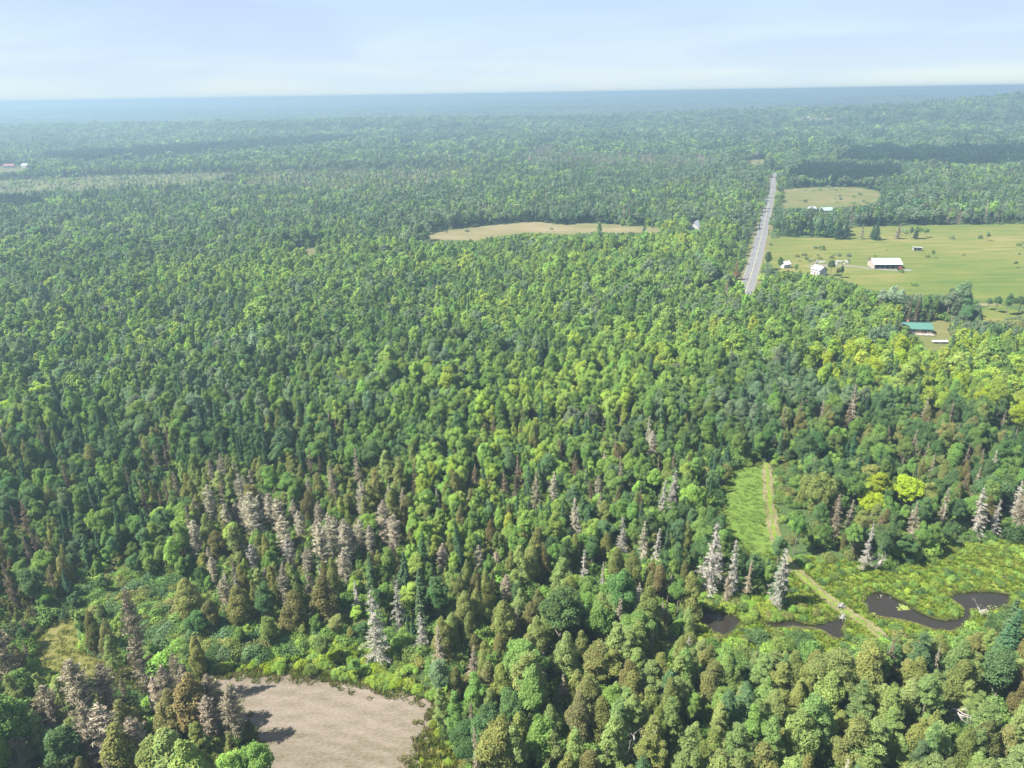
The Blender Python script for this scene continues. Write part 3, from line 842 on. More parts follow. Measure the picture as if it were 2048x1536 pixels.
DS = [  # dead spruces: tint, foot pixel, tip row
    ('silver', 757, 1318, 1182), ('silver', 798, 1262, 1160), ('silver', 717, 1232, 1163), ('silver', 846, 1308, 1224), ('greybrown', 880, 1345, 1247), ('silver', 878, 1042, 978),
    ('beige', 1147, 1092, 996), ('silver', 1167, 1170, 1100), ('silver', 1205, 1180, 1124), ('silver', 1243, 1124, 1034), ('beige', 1283, 1132, 1044), ('silver', 1308, 1140, 1058),
    ('silver', 1415, 1184, 1038), ('silver', 1432, 1160, 1074), ('silver', 1464, 1192, 1080), ('silver', 1556, 1212, 1092), ('greybrown', 1490, 1196, 1118), ('silver', 1275, 1232, 1168),
    ('silver', 1297, 1236, 1188), ('silver', 1246, 1214, 1158), ('beige', 1325, 1246, 1203), ('silver', 1376, 1312, 1270), ('silver', 1726, 1142, 1046), ('greybrown', 1818, 1088, 1003),
    ('greybrown', 1880, 1070, 978), ('silver', 1948, 1076, 976), ('silver', 1984, 1074, 1000), ('greybrown', 2036, 1066, 950), ('greybrown', 1072, 1018, 938), ('silver', 1322, 1040, 958),
    ('silver', 1344, 1030, 938), ('beige', 1298, 900, 830), ('beige', 1206, 874, 828), ('beige', 1241, 864, 828), ('silver', 1584, 816, 776), ('greybrown', 1612, 812, 784),
    ('brown', 1630, 856, 812), ('brown', 1692, 880, 806), ('greybrown', 1928, 856, 806), ('brown', 1150, 964, 905), ('brown', 1122, 940, 878), ('brown', 1036, 980, 912),
    ('greybrown', 720, 980, 896), ('brown', 626, 965, 904), ('brown', 646, 960, 912), ('greybrown', 793, 852, 816), ('greybrown', 597, 868, 843), ('brown', 340, 952, 888),
    ('brown', 950, 980, 928), ('brown', 986, 884, 832), ('brown', 936, 870, 842), ('brown', 612, 912, 872), ('brown', 850, 760, 735), ('greybrown', 948, 1370, 1290), ('silver', 1085, 1372, 1306),
    ('greybrown', 945, 1470, 1402), ('beige', 1105, 1010, 940), ('brown', 1800, 930, 880), ('greybrown', 1690, 1075, 1000), ('brown', 60, 1080, 1000), ('brown', 38, 1075, 1012), ('brown', 300, 1040, 960),
    ('brown', 325, 1030, 980), ('brown', 1665, 1060, 990), ('greybrown', 1700, 860, 770), ('brown', 1590, 760, 718), ('brown', 1640, 750, 700), ('greybrown', 1870, 860, 815), ('greybrown', 1722, 478, 448), ('greybrown', 1795, 478, 447),
    ('greybrown', 1700, 450, 420), ('greybrown', 1895, 448, 415), ('greybrown', 1915, 448, 417), ('brown', 1620, 452, 418), ('greybrown', 1452, 600, 560), ('rust', 1470, 560, 520), ('greybrown', 1035, 1290, 1215), ('silver', 1155, 1075, 1012),
    ('brown', 150, 1420, 1330), ('greybrown', 120, 1500, 1400), ('greybrown', 660, 1232, 1128), ('greybrown', 625, 1210, 1120), ('brown', 1470, 790, 770), ('silver', 2020, 1050, 960), ('greybrown', 2000, 870, 820),
    ('silver', 1340, 1200, 1150), ('greybrown', 1450, 1205, 1150), ('greybrown', 1125, 1420, 1345), ('greybrown', 1300, 1330, 1270), ('brown', 1030, 1010, 952), ('brown', 1010, 1000, 940), ('greybrown', 1200, 1045, 985), ('brown', 1180, 1010, 960),
]
for t, bx, by, top in DS:
    put('deadspruce', t, bx, by, top, w=1.9 if by < 620 else 1.2)
DL = [
    ('beige', 500, 1078, 990), ('beige', 524, 1094, 984), ('beige', 549, 1066, 986), ('beige', 575, 1124, 1030), ('beige', 605, 1088, 1022), ('beige', 420, 1050, 1018), ('beige', 398, 1120, 1040), ('beige', 432, 1172, 1112),
    ('silver', 486, 1136, 1068), ('silver', 512, 1156, 1088), ('beige', 478, 1060, 1005), ('beige', 650, 1148, 1046), ('beige', 671, 1126, 1030), ('beige', 700, 1138, 1034), ('beige', 722, 1112, 1040), ('beige', 621, 1158, 1094),
    ('pink', 775, 1096, 1002), ('beige', 690, 1180, 1098), ('pink', 885, 1158, 1086), ('beige', 958, 1146, 1090), ('pink', 995, 1150, 1100), ('beige', 566, 1070, 996), ('beige', 590, 1060, 1000), ('beige', 745, 1120, 1050), ('beige', 790, 1110, 1030),
    ('silver', 585, 1150, 1075), ('beige', 640, 1110, 1040), ('beige', 535, 1050, 984), ('greybrown', 460, 1225, 1155), ('pink', 1012, 1215, 1148), ('beige', 1196, 1000, 950), ('beige', 1302, 930, 860),
    ('greybrown', 305, 1420, 1176), ('greybrown', 180, 1470, 1320), ('greybrown', 232, 1450, 1330), ('greybrown', 345, 1440, 1330), ('pink', 330, 1440, 1352), ('greybrown', 380, 1420, 1330), ('greybrown', 120, 1480, 1370), ('pink', 235, 1560, 1405),
    ('greybrown', 210, 1560, 1410), ('greybrown', 440, 1450, 1345), ('pink', 430, 1490, 1390), ('greybrown', 60, 1560, 1430), ('greybrown', 300, 1560, 1430), ('greybrown', 475, 1490, 1380), ('greybrown', 30, 1380, 1250),
]
for t, bx, by, top in [('olive', 382, 1240, 1158), ('olivebrown', 430, 1268, 1200), ('olive', 492, 1255, 1166), ('olivebrown', 592, 1268, 1182), ('olivebrown', 660, 1250, 1150), ('olive', 1010, 1290, 1200), ('olive', 700, 1040, 985), ('olivebrown', 445, 1130, 1060),
                       ('olive', 1210, 1060, 1000), ('olive', 180, 1540, 1430), ('olivebrown', 270, 1500, 1400), ('olivebrown', 395, 1470, 1345), ('olivebrown', 350, 1480, 1380), ('olive', 265, 1590, 1450), ('olive', 340, 1600, 1470), ('feather2', 362, 1610, 1462), ('feather2', 402, 1620, 1480)]:
    put('cedar', t, bx, by, top, w=1.25)
put('broadleaf', 'mid', 525, 1590, 1488); put('broadleaf', 'light', 480, 1600, 1500); put('broadleaf', 'dark', 160, 1590, 1460); put('broadleaf', 'mid', 270, 1130, 1085); put('broadleaf', 'light', 105, 1180, 1100); put('broadleaf', 'dark', 540, 1258, 1170); put('broadleaf', 'dark', 880, 1250, 1160)
for t, bx, by, top in DL:
    put('deadlarch', t, bx, by, top, w=0.7 if (bx, top) == (305, 1176) else 1.3)
for t, bx, by, top in [('yellow', 1748, 1020, 945), ('yellow', 1808, 1032, 955), ('yellow', 1740, 1046, 985), ('lime', 1722, 1025, 965), ('lime', 870, 985, 925), ('yellow', 2030, 880, 800), ('lime', 1990, 850, 770), ('lime', 1640, 790, 735), ('light', 1100, 790, 735),
                       ('willow', 1758, 622, 578), ('willow', 1778, 620, 574), ('willow', 1796, 622, 580), ('grey', 1900, 658, 578), ('grey', 1912, 660, 568), ('bluegreen', 1925, 668, 600), ('bluegreen', 1890, 640, 576), ('dark', 1950, 655, 622), ('dark', 1825, 636, 596), ('dark', 1850, 630, 592),
                       ('bluegreen', 1865, 516, 500), ('bluegreen', 1974, 482, 464), ('dark', 2030, 536, 522), ('dark', 1660, 552, 520), ('mid', 1590, 548, 528), ('mid', 1560, 545, 515), ('dark', 1535, 540, 505), ('dark', 1682, 556, 532), ('olivebrown', 1674, 556, 536),
                       ('dark', 1552, 470, 440), ('bluegreen', 2042, 455, 440), ('dark', 1990, 625, 592), ('dark', 2012, 630, 588), ('dark', 2036, 628, 590), ('bluegreen', 1975, 620, 596), ('light', 2030, 690, 660), ('light', 2000, 700, 665), ('lime', 1960, 740, 690),
                       ('mid', 1850, 475, 455), ('mid', 1835, 478, 452), ('bluegreen', 1820, 476, 454), ('light', 1800, 705, 655), ('light', 1782, 700, 660), ('mid', 1815, 705, 672), ('mid', 1835, 712, 684), ('mid', 1640, 568, 548), ('mid', 1615, 566, 545), ('mid', 1655, 570, 552), ('light', 1598, 560, 540)]:
    put('broadleaf', t, bx, by, top, w=1.5 if (t == 'yellow' and by > 900) else 1.0)
for t, bx, by, top in [('spruce', 1752, 480, 441), ('spruce', 1690, 478, 440), ('spruce', 1675, 478, 438), ('spruce', 1660, 474, 430), ('spruce', 1640, 472, 432), ('spruce', 1618, 470, 428), ('spruce', 1600, 470, 434), ('bluegreen', 1575, 472, 436), ('spruce', 1745, 478, 448), ('spruce', 1830, 478, 452),
                       ('spruce', 1080, 752, 692), ('spruce', 1300, 680, 630), ('bluegreen', 1680, 745, 690), ('bluegreen', 1690, 770, 715), ('bluegreen', 1555, 1208, 1105), ('bluegreen', 2005, 1335, 1200), ('spruce', 1995, 1345, 1215)]:
    put('spruce', t, bx, by, top, w=1.7 if by < 500 else 1.15)
hand = np.array(REC)

# scatter: jittered rings, one candidate place per tree
D0 = 42.0
rows = []
d = D0
while d < 9000:
    sp = 3.6 if d < 450 else 3.6 + (d - 450) * 0.0026 + max(0, d - 3700) * 0.0016
    half = R(47)
    na = int(2 * half * d / sp)
    a = -half + (np.arange(na) + rng.random()) * (2 * half / na) + rng.uniform(-0.42, 0.42, na) * sp / d
    dd = d + rng.uniform(-0.42, 0.42, na) * sp
    rows.append(np.column_stack([dd * np.sin(a), dd * np.cos(a), np.full(na, sp)]))
    d += sp * 0.93
S = np.concatenate(rows)
N = len(S)
X, Y, SP = S.T
DIST = np.hypot(X, Y)
PX, PY, _ = project(X, Y, np.zeros(N))
ok = np.ones(N, bool)


def seg_dist(c, x, y):
    out = np.full(len(x), 1e9)
    for i in range(0, len(c), 2):
        out = np.minimum(out, np.hypot(x - c[i, 0], y - c[i, 1]))
    return out


ok &= ~(inside(P_FARFIELD, PX, PY) & (rng.random(N) < 0.93))
for P in (P_HAY, P_CLEARING, P_STRIP, P_WET, P_PASTURE, P_BACK, P_MID, P_MID2, P_FARPALE, P_LEFTYARD, P_LAWN, P_RIGHTYARD):
    ok &= ~inside(P, PX, PY)
for c, w in ((road_c, 9.5), (track_c, 2.4), (drive_c, 3.5)):
    near = (X > c[:, 0].min() - 15) & (X < c[:, 0].max() + 15) & (Y > c[:, 1].min() - 15) & (Y < c[:, 1].max() + 15)
    idx = np.nonzero(near)[0]
    ok[idx] &= seg_dist(c, X[idx], Y[idx]) > w
# low belts: bushes in place of trees
P_BELT = [(170, 1180), (250, 1150), (330, 1160), (400, 1190), (480, 1225), (560, 1250), (680, 1235), (760, 1260), (880, 1330), (905, 1400), (860, 1402), (760, 1380), (650, 1350), (550, 1343), (400, 1346), (300, 1334), (215, 1318), (172, 1280), (150, 1225)]
P_TRACKSIDE = [(1530, 925), (1580, 930), (1600, 1000), (1640, 1100), (1700, 1130), (1600, 1112), (1568, 1100), (1548, 1040)]
belt = inside(P_BELT, PX, PY)
side = inside(P_TRACKSIDE, PX, PY)
# house and barn surroundings
CLEAR = [(1768, 530, 15), (1635, 545, 9), (1829, 662, 10), (1388, 460, 12), (1655, 424, 14), (1880, 684, 7), (20, 333, 25), (1835, 500, 4), (1632, 565, 9), (1815, 690, 8), (1840, 690, 8), (1640, 442, 12), (1660, 442, 10)]
for bx, by, rad in CLEAR:
    gx_, gy_ = G(bx, by)
    ok &= np.hypot(X - gx_, Y - gy_) > rad
# the barrens on the left and the broken ground in the middle distance: fewer trees
P_BARREN = [(-200, 372), (200, 352), (470, 345), (475, 380), (330, 388), (150, 402), (-200, 420)]
P_DEADWOOD = [(1035, 318), (1090, 290), (1118, 288), (1110, 304), (1180, 312), (1290, 316), (1430, 320), (1440, 342), (1330, 350), (1200, 344), (1060, 348)]
P_MIXED = [(480, 345), (940, 335), (960, 375), (700, 400), (470, 390)]
bar = inside(P_BARREN, PX, PY)
ok &= ~(bar & (rng.random(N) < 0.70))
mixd = inside(P_MIXED, PX, PY)
ok &= ~(mixd & (rng.random(N) < 0.58))
ok &= ~(belt & (rng.random(N) < 0.80))
ok &= ~(side & (rng.random(N) < 0.55))
# keep clear of hand placed trees
for hx, hy, hk, ht, hh, hw, _h in REC:
    near = np.nonzero((np.abs(X - hx) < 4) & (np.abs(Y - hy) < 4))[0]
    if len(near):
        ok[near] &= np.hypot(X[near] - hx, Y[near] - hy) > (2.6 if hk != KINDS.index('broadleaf') else 3.4)
# the ground right before a visible dead tree keeps lower trees
X, Y, SP, DIST, PX, PY, bar, mixd, belt = (q[ok] for q in (X, Y, SP, DIST, PX, PY, bar, mixd, belt))
N = len(X)


def waves(x, y, L, seed):
    r = np.random.default_rng(seed); out = 0
    for k in range(7):
        a = r.uniform(0, 6.283); f = 2 * math.pi / (L * r.uniform(0.6, 1.7))
        out = out + np.sin((x * math.cos(a) + y * math.sin(a)) * f + r.uniform(0, 6.28))
    return out / 2.6   # about -1..1


K = np.full(N, KINDS.index('broadleaf')); T = np.full(N, TNAMES.index('mid')); H = rng.normal(11.0, 2.1, N).clip(6, 16); W = rng.uniform(0.66, 1.08, N)
wv = waves(X, Y, 55, 3); wv2 = waves(X, Y, 140, 5); wv3 = waves(X, Y, 320, 9)


def mix(mask, kinds, tints):
    """kinds: {kind: weight}; tints: {kind: {tint: weight}}; stands form through the waves, not salt and pepper alone"""
    idx = np.nonzero(mask)[0]
    if not len(idx): return
    ks = list(kinds); w = np.array([kinds[k] for k in ks], float); w /= w.sum()
    u = np.clip(rng.random(len(idx)) * 0.62 + 0.38 * (0.5 + 0.5 * np.tanh(wv[idx] * 1.3)), 0, 0.9999)
    u = np.argsort(np.argsort(u)) / len(u)
    K[idx] = np.array([KINDS.index(k) for k in ks])[np.searchsorted(np.cumsum(w), u).clip(0, len(ks) - 1)]
    for k in ks:
        j = idx[K[idx] == KINDS.index(k)]
        if not len(j): continue
        ts = list(tints[k]); wt = np.array([tints[k][t] for t in ts], float); wt /= wt.sum()
        v = rng.random(len(j)) * 0.6 + 0.4 * (0.5 + 0.5 * np.tanh(wv2[j] + 0.6 * wv3[j]))
        v = np.argsort(np.argsort(v)) / len(v)
        T[j] = np.array([TNAMES.index(t) for t in ts])[np.searchsorted(np.cumsum(wt), v).clip(0, len(ts) - 1)]


dead_t = {'greybrown': 4, 'brown': 4, 'beige': 2}
mix(np.ones(N, bool), {'broadleaf': 0.60, 'spruce': 0.36, 'deadspruce': 0.02}, {'broadleaf': {'bluegreen': 2, 'grey': 8, 'mid': 2, 'light': 2}, 'spruce': {'spruce': 2, 'bluegreen': 3}, 'deadspruce': dead_t})
P_MAIN = [(-400, 500), (300, 505), (560, 480), (700, 470), (830, 485), (1050, 470), (1330, 465), (1470, 470), (1500, 600), (1560, 560), (1760, 600), (1830, 690), (1560, 740), (1450, 870), (1000, 880), (700, 930), (300, 940), (-400, 960)]
main = inside(P_MAIN, PX, PY)
mix(main, {'broadleaf': 0.955, 'spruce': 0.045}, {'broadleaf': {'dark': 0.9, 'grey': 1.6, 'mid': 5.0, 'light': 3.4, 'lime': 0.8}, 'spruce': {'bluegreen': 1, 'spruce': 1}})
left = inside([(-400, 560), (500, 600), (560, 950), (-400, 1000)], PX, PY) & (K == KINDS.index('broadleaf'))
sw = left & (rng.random(N) < 0.5); T[sw] = rng.choice([TNAMES.index('grey'), TNAMES.index('bluegreen'), TNAMES.index('mid')], sw.sum())
near_band = (PY > 880) & (PY < 1300) & (PX < 1560)
mix(near_band, {'spruce': 0.10, 'broadleaf': 0.74, 'cedar': 0.11, 'deadspruce': 0.03}, {'broadleaf': {'dark': 3, 'bluegreen': 1.3, 'mid': 4, 'light': 1.6, 'lime': 0.35}, 'spruce': {'spruce': 2, 'bluegreen': 1}, 'cedar': {'olive': 3, 'olivebrown': 1}, 'deadspruce': dead_t})
grove = inside([(370, 990), (620, 960), (820, 990), (830, 1180), (620, 1240), (420, 1200)], PX, PY)
mix(grove, {'broadleaf': 0.38, 'cedar': 0.26, 'deadlarch': 0.18, 'feathery': 0.18}, {'broadleaf': {'olive': 1, 'mid': 3, 'light': 1}, 'cedar': {'olive': 3, 'olivebrown': 2}, 'deadlarch': {'beige': 3, 'greybrown': 1}, 'feathery': {'feather2': 1, 'olive': 1}})
bottom = ((PY > 1240) & (PX > 880)) | ((PX > 1000) & (PX < 1400) & (PY > 1190))
mix(bottom, {'cedar': 0.42, 'broadleaf': 0.07, 'feathery': 0.47, 'deadspruce': 0.035}, {'cedar': {'olivebrown': 1.0, 'olive': 3.5, 'feather2': 3}, 'broadleaf': {'dark': 2, 'mid': 3, 'olive': 1}, 'feathery': {'feather2': 3, 'feather': 3, 'bluegreen': 1, 'olive': 1}, 'deadspruce': dead_t})
bl = inside([(880, 1180), (1400, 1190), (1420, 1320), (1300, 1420), (1180, 1540), (1180, 2300), (850, 2300), (900, 1400)], PX, PY)
mix(bl, {'cedar': 0.56, 'broadleaf': 0.26, 'feathery': 0.12, 'deadspruce': 0.05}, {'cedar': {'olivebrown': 2, 'olive': 4, 'feather2': 2}, 'broadleaf': {'dark': 2, 'mid': 3, 'olive': 2}, 'feathery': {'feather2': 2, 'feather': 1}, 'deadspruce': dead_t})
corner = (PX < 560) & (PY > 1300)
mix(corner, {'deadlarch': 0.16, 'cedar': 0.48, 'feathery': 0.20, 'broadleaf': 0.16}, {'deadlarch': {'greybrown': 5, 'beige': 1}, 'cedar': {'olivebrown': 3, 'olive': 2}, 'feathery': {'feather2': 2, 'olive': 1}, 'broadleaf': {'mid': 1, 'light': 1}})
lowleft = (PX < 140) & (PY > 1100) & (PY < 1330)
mix(lowleft, {'cedar': 0.45, 'deadspruce': 0.2, 'broadleaf': 0.3}, {'cedar': {'olivebrown': 3, 'olive': 1}, 'deadspruce': {'brown': 3, 'greybrown': 2}, 'broadleaf': {'dark': 2, 'mid': 1}})
limey = inside([(1560, 750), (1680, 725), (1900, 700), (2400, 690), (2400, 880), (2000, 890), (1820, 850), (1640, 800)], PX, PY)
mix(limey, {'broadleaf': 0.84, 'spruce': 0.06, 'cedar': 0.07}, {'broadleaf': {'mid': 2.4, 'light': 3, 'lime': 3.6, 'yellow': 2.0}, 'spruce': {'bluegreen': 1}, 'cedar': {'olivebrown': 1, 'olive': 1}})
rightmid = (PX > 1540) & (PY > 850) & (PY < 1130)
mix(rightmid, {'spruce': 0.08, 'broadleaf': 0.70, 'cedar': 0.12, 'deadspruce': 0.08}, {'broadleaf': {'dark': 3, 'mid': 4, 'olive': 1, 'light': 1}, 'spruce': {'spruce': 1}, 'cedar': {'olivebrown': 2, 'olive': 1}, 'deadspruce': dead_t})
plant = inside([(90, 316), (500, 292), (640, 281), (720, 282), (660, 298), (400, 320), (200, 334), (90, 336)], PX, PY) | inside([(-300, 408), (90, 405), (96, 430), (-300, 436)], PX, PY) | inside([(1670, 334), (1700, 308), (2300, 300), (2300, 338), (1900, 346)], PX, PY) | inside([(1565, 372), (1600, 340), (1800, 345), (1800, 374)], PX, PY)
K[plant] = KINDS.index('spruce'); T[plant] = TNAMES.index('plantation')
mix(mixd, {'broadleaf': 0.42, 'spruce': 0.42, 'deadspruce': 0.16}, {'broadleaf': {'grey': 2, 'light': 1}, 'spruce': {'bluegreen': 2, 'spruce': 1, 'olive': 1}, 'deadspruce': {'greybrown': 2, 'beige': 1}})
mix(bar, {'broadleaf': 0.40, 'spruce': 0.38, 'deadspruce': 0.22}, {'broadleaf': {'grey': 2, 'light': 2}, 'spruce': {'bluegreen': 1}, 'deadspruce': {'greybrown': 1, 'beige': 2}})
dw = inside(P_DEADWOOD, PX, PY)
H[dw & (rng.random(N) < 0.45)] = 0
mix(dw, {'broadleaf': 0.5, 'spruce': 0.2, 'deadspruce': 0.30}, {'broadleaf': {'grey': 2, 'mid': 1}, 'spruce': {'bluegreen': 1}, 'deadspruce': {'greybrown': 2, 'beige': 2}})
K[belt] = KINDS.index('broadleaf'); T[belt] = rng.choice([TNAMES.index(t) for t in ('mid', 'dark', 'mid', 'light', 'olive')], belt.sum())

kidx = {k: K == KINDS.index(k) for k in KINDS}
H[kidx['spruce']] = rng.normal(12.5, 2.2, kidx['spruce'].sum()).clip(6, 18)
H[kidx['cedar']] = rng.normal(9.8, 1.6, kidx['cedar'].sum()).clip(5, 13)
H[kidx['feathery']] = rng.normal(12.0, 1.8, kidx['feathery'].sum()).clip(7, 16)
H[kidx['deadspruce']] = rng.normal(11.5, 1.8, kidx['deadspruce'].sum()).clip(6, 15)
H[kidx['deadlarch']] = rng.normal(11.5, 1.5, kidx['deadlarch'].sum()).clip(7, 15)
H[bar] *= 0.5; H[plant] = 13; H[mixd | dw] *= 0.7
farw = np.clip((DIST - 700) / 900, 0, 1)
H = np.where(H <= 0, 0, np.maximum(4, H * (1 + 0.08 * wv + 0.20 * farw * waves(X, Y, 70, 21))))
lowband = near_band & kidx['broadleaf']
H[lowband] *= 0.86
H[side[ok]] *= 0.6
# far trees stand a little further apart here, so their crowns are a little wider
W = W * np.clip((SP / 3.6) ** 0.75, 1, 4.5)
H = np.where(DIST > 3000, np.minimum(H * np.clip((SP / 3.6) ** 0.22, 1, 1.6), 17), H * np.clip((SP / 3.6) ** 0.22, 1, 1.6))
slim = left & kidx['broadleaf'] & (waves(X, Y, 45, 77) > -0.35)
W[slim] *= 0.9
W *= 1 + 0.18 * np.tanh(waves(X, Y, 40, 55))
big = bottom & (kidx['cedar'] | kidx['feathery'] | kidx['broadleaf'])
W[big] = np.minimum(W[big] * 1.28, 1.08); H[big] *= 1.06
H[belt] *= 0.62; W[belt] *= 1.2
byst = inside([(1380, 920), (1470, 915), (1450, 965), (1436, 1000), (1445, 1045), (1470, 1090), (1400, 1090)], PX, PY)
H[byst] *= 0.62
nearroad = seg_dist(road_c, X, Y) < 19
H[nearroad] *= 0.6
thin = ~(big & (rng.random(N) < 0.28))
H[inside([(-60, 1215), (84, 1238), (66, 1290), (72, 1345), (-60, 1380)], PX, PY)] *= 0.55

# bushes
P_BAND = [(420, 1335), (560, 1312), (640, 1296), (720, 1282), (800, 1310), (880, 1365), (905, 1402), (860, 1404), (800, 1384), (650, 1353), (550, 1344), (420, 1346)]
sh = []
for P, dens, smin, smax, ts in (
        (P_BELT, 0.50, 0.5, 1.7, ('dark', 'mid', 'mid', 'light', 'bluegreen', 'olive')), (P_WET, 0.17, 0.25, 0.7, ('mid', 'light', 'lime', 'dark', 'light', 'mid')), ([(1360, 1240), (1400, 1262), (1560, 1278), (1700, 1276), (1790, 1258), (1900, 1262), (2010, 1250), (2140, 1215), (2160, 1330), (1900, 1345), (1500, 1345), (1350, 1320)], 0.22, 0.5, 1.5, ('mid', 'light', 'olive', 'dark', 'mid')), (P_TRACKSIDE, 0.16, 0.6, 1.2, ('mid', 'light', 'dark', 'olive')),
        (P_HAYEDGE, 0.10, 0.25, 0.6, ('lime', 'light', 'mid', 'yellow')),
        ([(1380, 1190), (1500, 1190), (1640, 1220), (1640, 1236), (1530, 1240), (1490, 1236), (1450, 1218), (1400, 1216)], 0.35, 0.4, 0.9, ('mid', 'light', 'lime', 'olive')),
        (P_BAND, 0.5, 0.35, 0.85, ('lime', 'light', 'lime', 'mid', 'light', 'yellow')),
        ([(1436, 1020), (1440, 1000), (1380, 1020), (1330, 1080), (1340, 1120), (1420, 1110), (1450, 1090)], 0.3, 0.5, 1.1, ('lime', 'light', 'mid')),
        ([(40, 1250), (90, 1240), (150, 1225), (160, 1240), (100, 1252), (66, 1290), (70, 1340), (40, 1330)], 0.25, 0.4, 0.9, ('olivebrown', 'olive', 'mid')),
        ([(1936, 650), (2048, 640), (2048, 690), (1960, 690), (1910, 690)], 0.06, 0.7, 1.4, ('olivebrown', 'grey', 'olive')),
        ([(1540, 520), (1620, 508), (1750, 515), (1700, 525), (1580, 535)], 0.012, 0.5, 1.2, ('olive', 'grey')),
        (P_PASTURE, 0.0006, 0.3, 1.4, ('grey', 'dark', 'mid', 'olive')), (P_BACK, 0.0012, 0.6, 1.6, ('grey', 'mid')), (P_MID, 0.0006, 0.6, 1.6, ('grey', 'dark'))):
    g = ground(*np.asarray(P, float).T)
    x0, y0 = g.min(0); x1, y1 = g.max(0)
    n_ = int(dens * (x1 - x0) * (y1 - y0))
    q = np.column_stack([rng.uniform(x0, x1, n_), rng.uniform(y0, y1, n_)])
    qx, qy, _ = project(q[:, 0], q[:, 1], np.zeros(n_))
    k_ = inside(P, qx, qy)
    for Wt in WATERS: k_ &= ~inside(Wt, qx, qy)
    q = q[k_]
    k_ = np.ones(len(q), bool)
    for c, w in ((track_c, 2.2), (drive_c, 3.5), (road_c, 7)):
        k_ &= seg_dist(c, q[:, 0], q[:, 1]) > w
    qx, qy, _ = project(q[:, 0], q[:, 1], np.zeros(len(q)))
    if P is P_BELT: k_ &= ~inside(P_BAND, qx, qy)
    k_ &= ~inside(P_HAY, qx, qy) & ~inside(P_STRIP, qx, qy) & ~inside(P_CLEARING, qx, qy)
    hs_ = 2.5 * rng.uniform(smin, smax, len(q))
    _, ty_, _ = project(q[:, 0], q[:, 1], hs_ * 1.05)
    for Wt in WATERS: k_ &= ~inside(Wt, qx, ty_) & ~inside(Wt, qx, 0.5 * (qy + ty_))
    q, hs_ = q[k_], hs_[k_]
    sh.append(np.column_stack([q, np.full(len(q), KINDS.index('shrub')), rng.choice([TNAMES.index(t) for t in ts], len(q)), hs_, rng.uniform(0.85, 1.2, len(q)), np.zeros(len(q))]))
# open ground that can be seen stays open: no tall tree stands right before it
P_ROADSEE = [(1487, 590), (1497, 530), (1512, 480), (1526, 430), (1537, 390), (1543, 350), (1552, 348), (1553, 390), (1541, 440), (1532, 490), (1521, 535), (1508, 585)]
P_BUILD = [[(1741, 517), (1796, 517), (1796, 541), (1741, 541)], [(1800, 643), (1858, 643), (1858, 670), (1800, 668)], [(1620, 535), (1650, 535), (1650, 550), (1620, 550)], [(1374, 444), (1404, 444), (1404, 460), (1374, 462)],
           [(1646, 416), (1664, 416), (1664, 424), (1646, 424)], [(-10, 326), (62, 326), (62, 338), (-10, 338)], [(1560, 518), (1580, 518), (1580, 532), (1560, 532)], [(1860, 676), (1900, 676), (1900, 690), (1860, 690)]]
P_TRACKSEE = [(1560, 1105), (1600, 1130), (1700, 1210), (1755, 1250), (1740, 1265), (1680, 1235), (1620, 1185), (1570, 1130)]
SEE = [[(874, 1404), (893, 1440), (902, 1500), (905, 1640), (838, 1640), (840, 1512), (864, 1460)], P_HAY, P_CLEARING, P_STRIP, P_WET, P_PASTURE, P_BACK, P_MID, P_MID2, P_FARPALE, P_LEFTYARD, P_LAWN, P_RIGHTYARD, P_ROADSEE, P_TRACKSEE, *P_BUILD, *WATERS]
STAND = []   # nor before the dead trees and the other single trees that stand out
for hx, hy, hk, ht, hh, hw, _h in REC:
    if KINDS[int(hk)] == 'broadleaf' and TNAMES[int(ht)] not in ('yellow', 'willow'): continue
    bx, by, _ = project([hx], [hy], [0.0]); _, ty, _ = project([hx], [hy], [hh])
    STAND.append((bx[0], by[0], ty[0]))
jx, jy = rng.normal(size=N) * np.minimum(3, 500 / DIST), rng.normal(size=N) * np.minimum(2, 400 / DIST)
thin &= H > 0
H = np.maximum(H, 4)
left_ = thin.copy(); fac = np.zeros(N); hz_ = height(X, Y)
for f in (1.0, 0.78, 0.58, 0.42):
    idx = np.nonzero(left_)[0]
    TX, TY, _ = project(X[idx], Y[idx], hz_[idx] + H[idx] * f * 0.92); MX, MY, _ = project(X[idx], Y[idx], hz_[idx] + H[idx] * f * 0.5)
    good = np.ones(len(idx), bool)
    for P in SEE:
        good &= ~inside(P, TX + jx[idx], TY + jy[idx]) & ~inside(P, MX, MY)
    for bx, by, ty in STAND:
        hp = by - ty
        good &= ~((np.abs(TX - bx) < 0.27 * hp) & (TY > ty - 0.05 * hp) & (TY < ty + 0.72 * hp) & (PY[idx] > by - 0.12 * hp))
    fac[idx[good]] = f; left_[idx[good]] = False
vis = fac > 0
H = H * fac; W = W * np.where(fac < 1, 1.15, 1)
X, Y, K, T, H, W = (q[vis] for q in (X, Y, K, T, H, W)); N = len(X)
auto = np.column_stack([X, Y, K, T, H, W, np.zeros(N)])
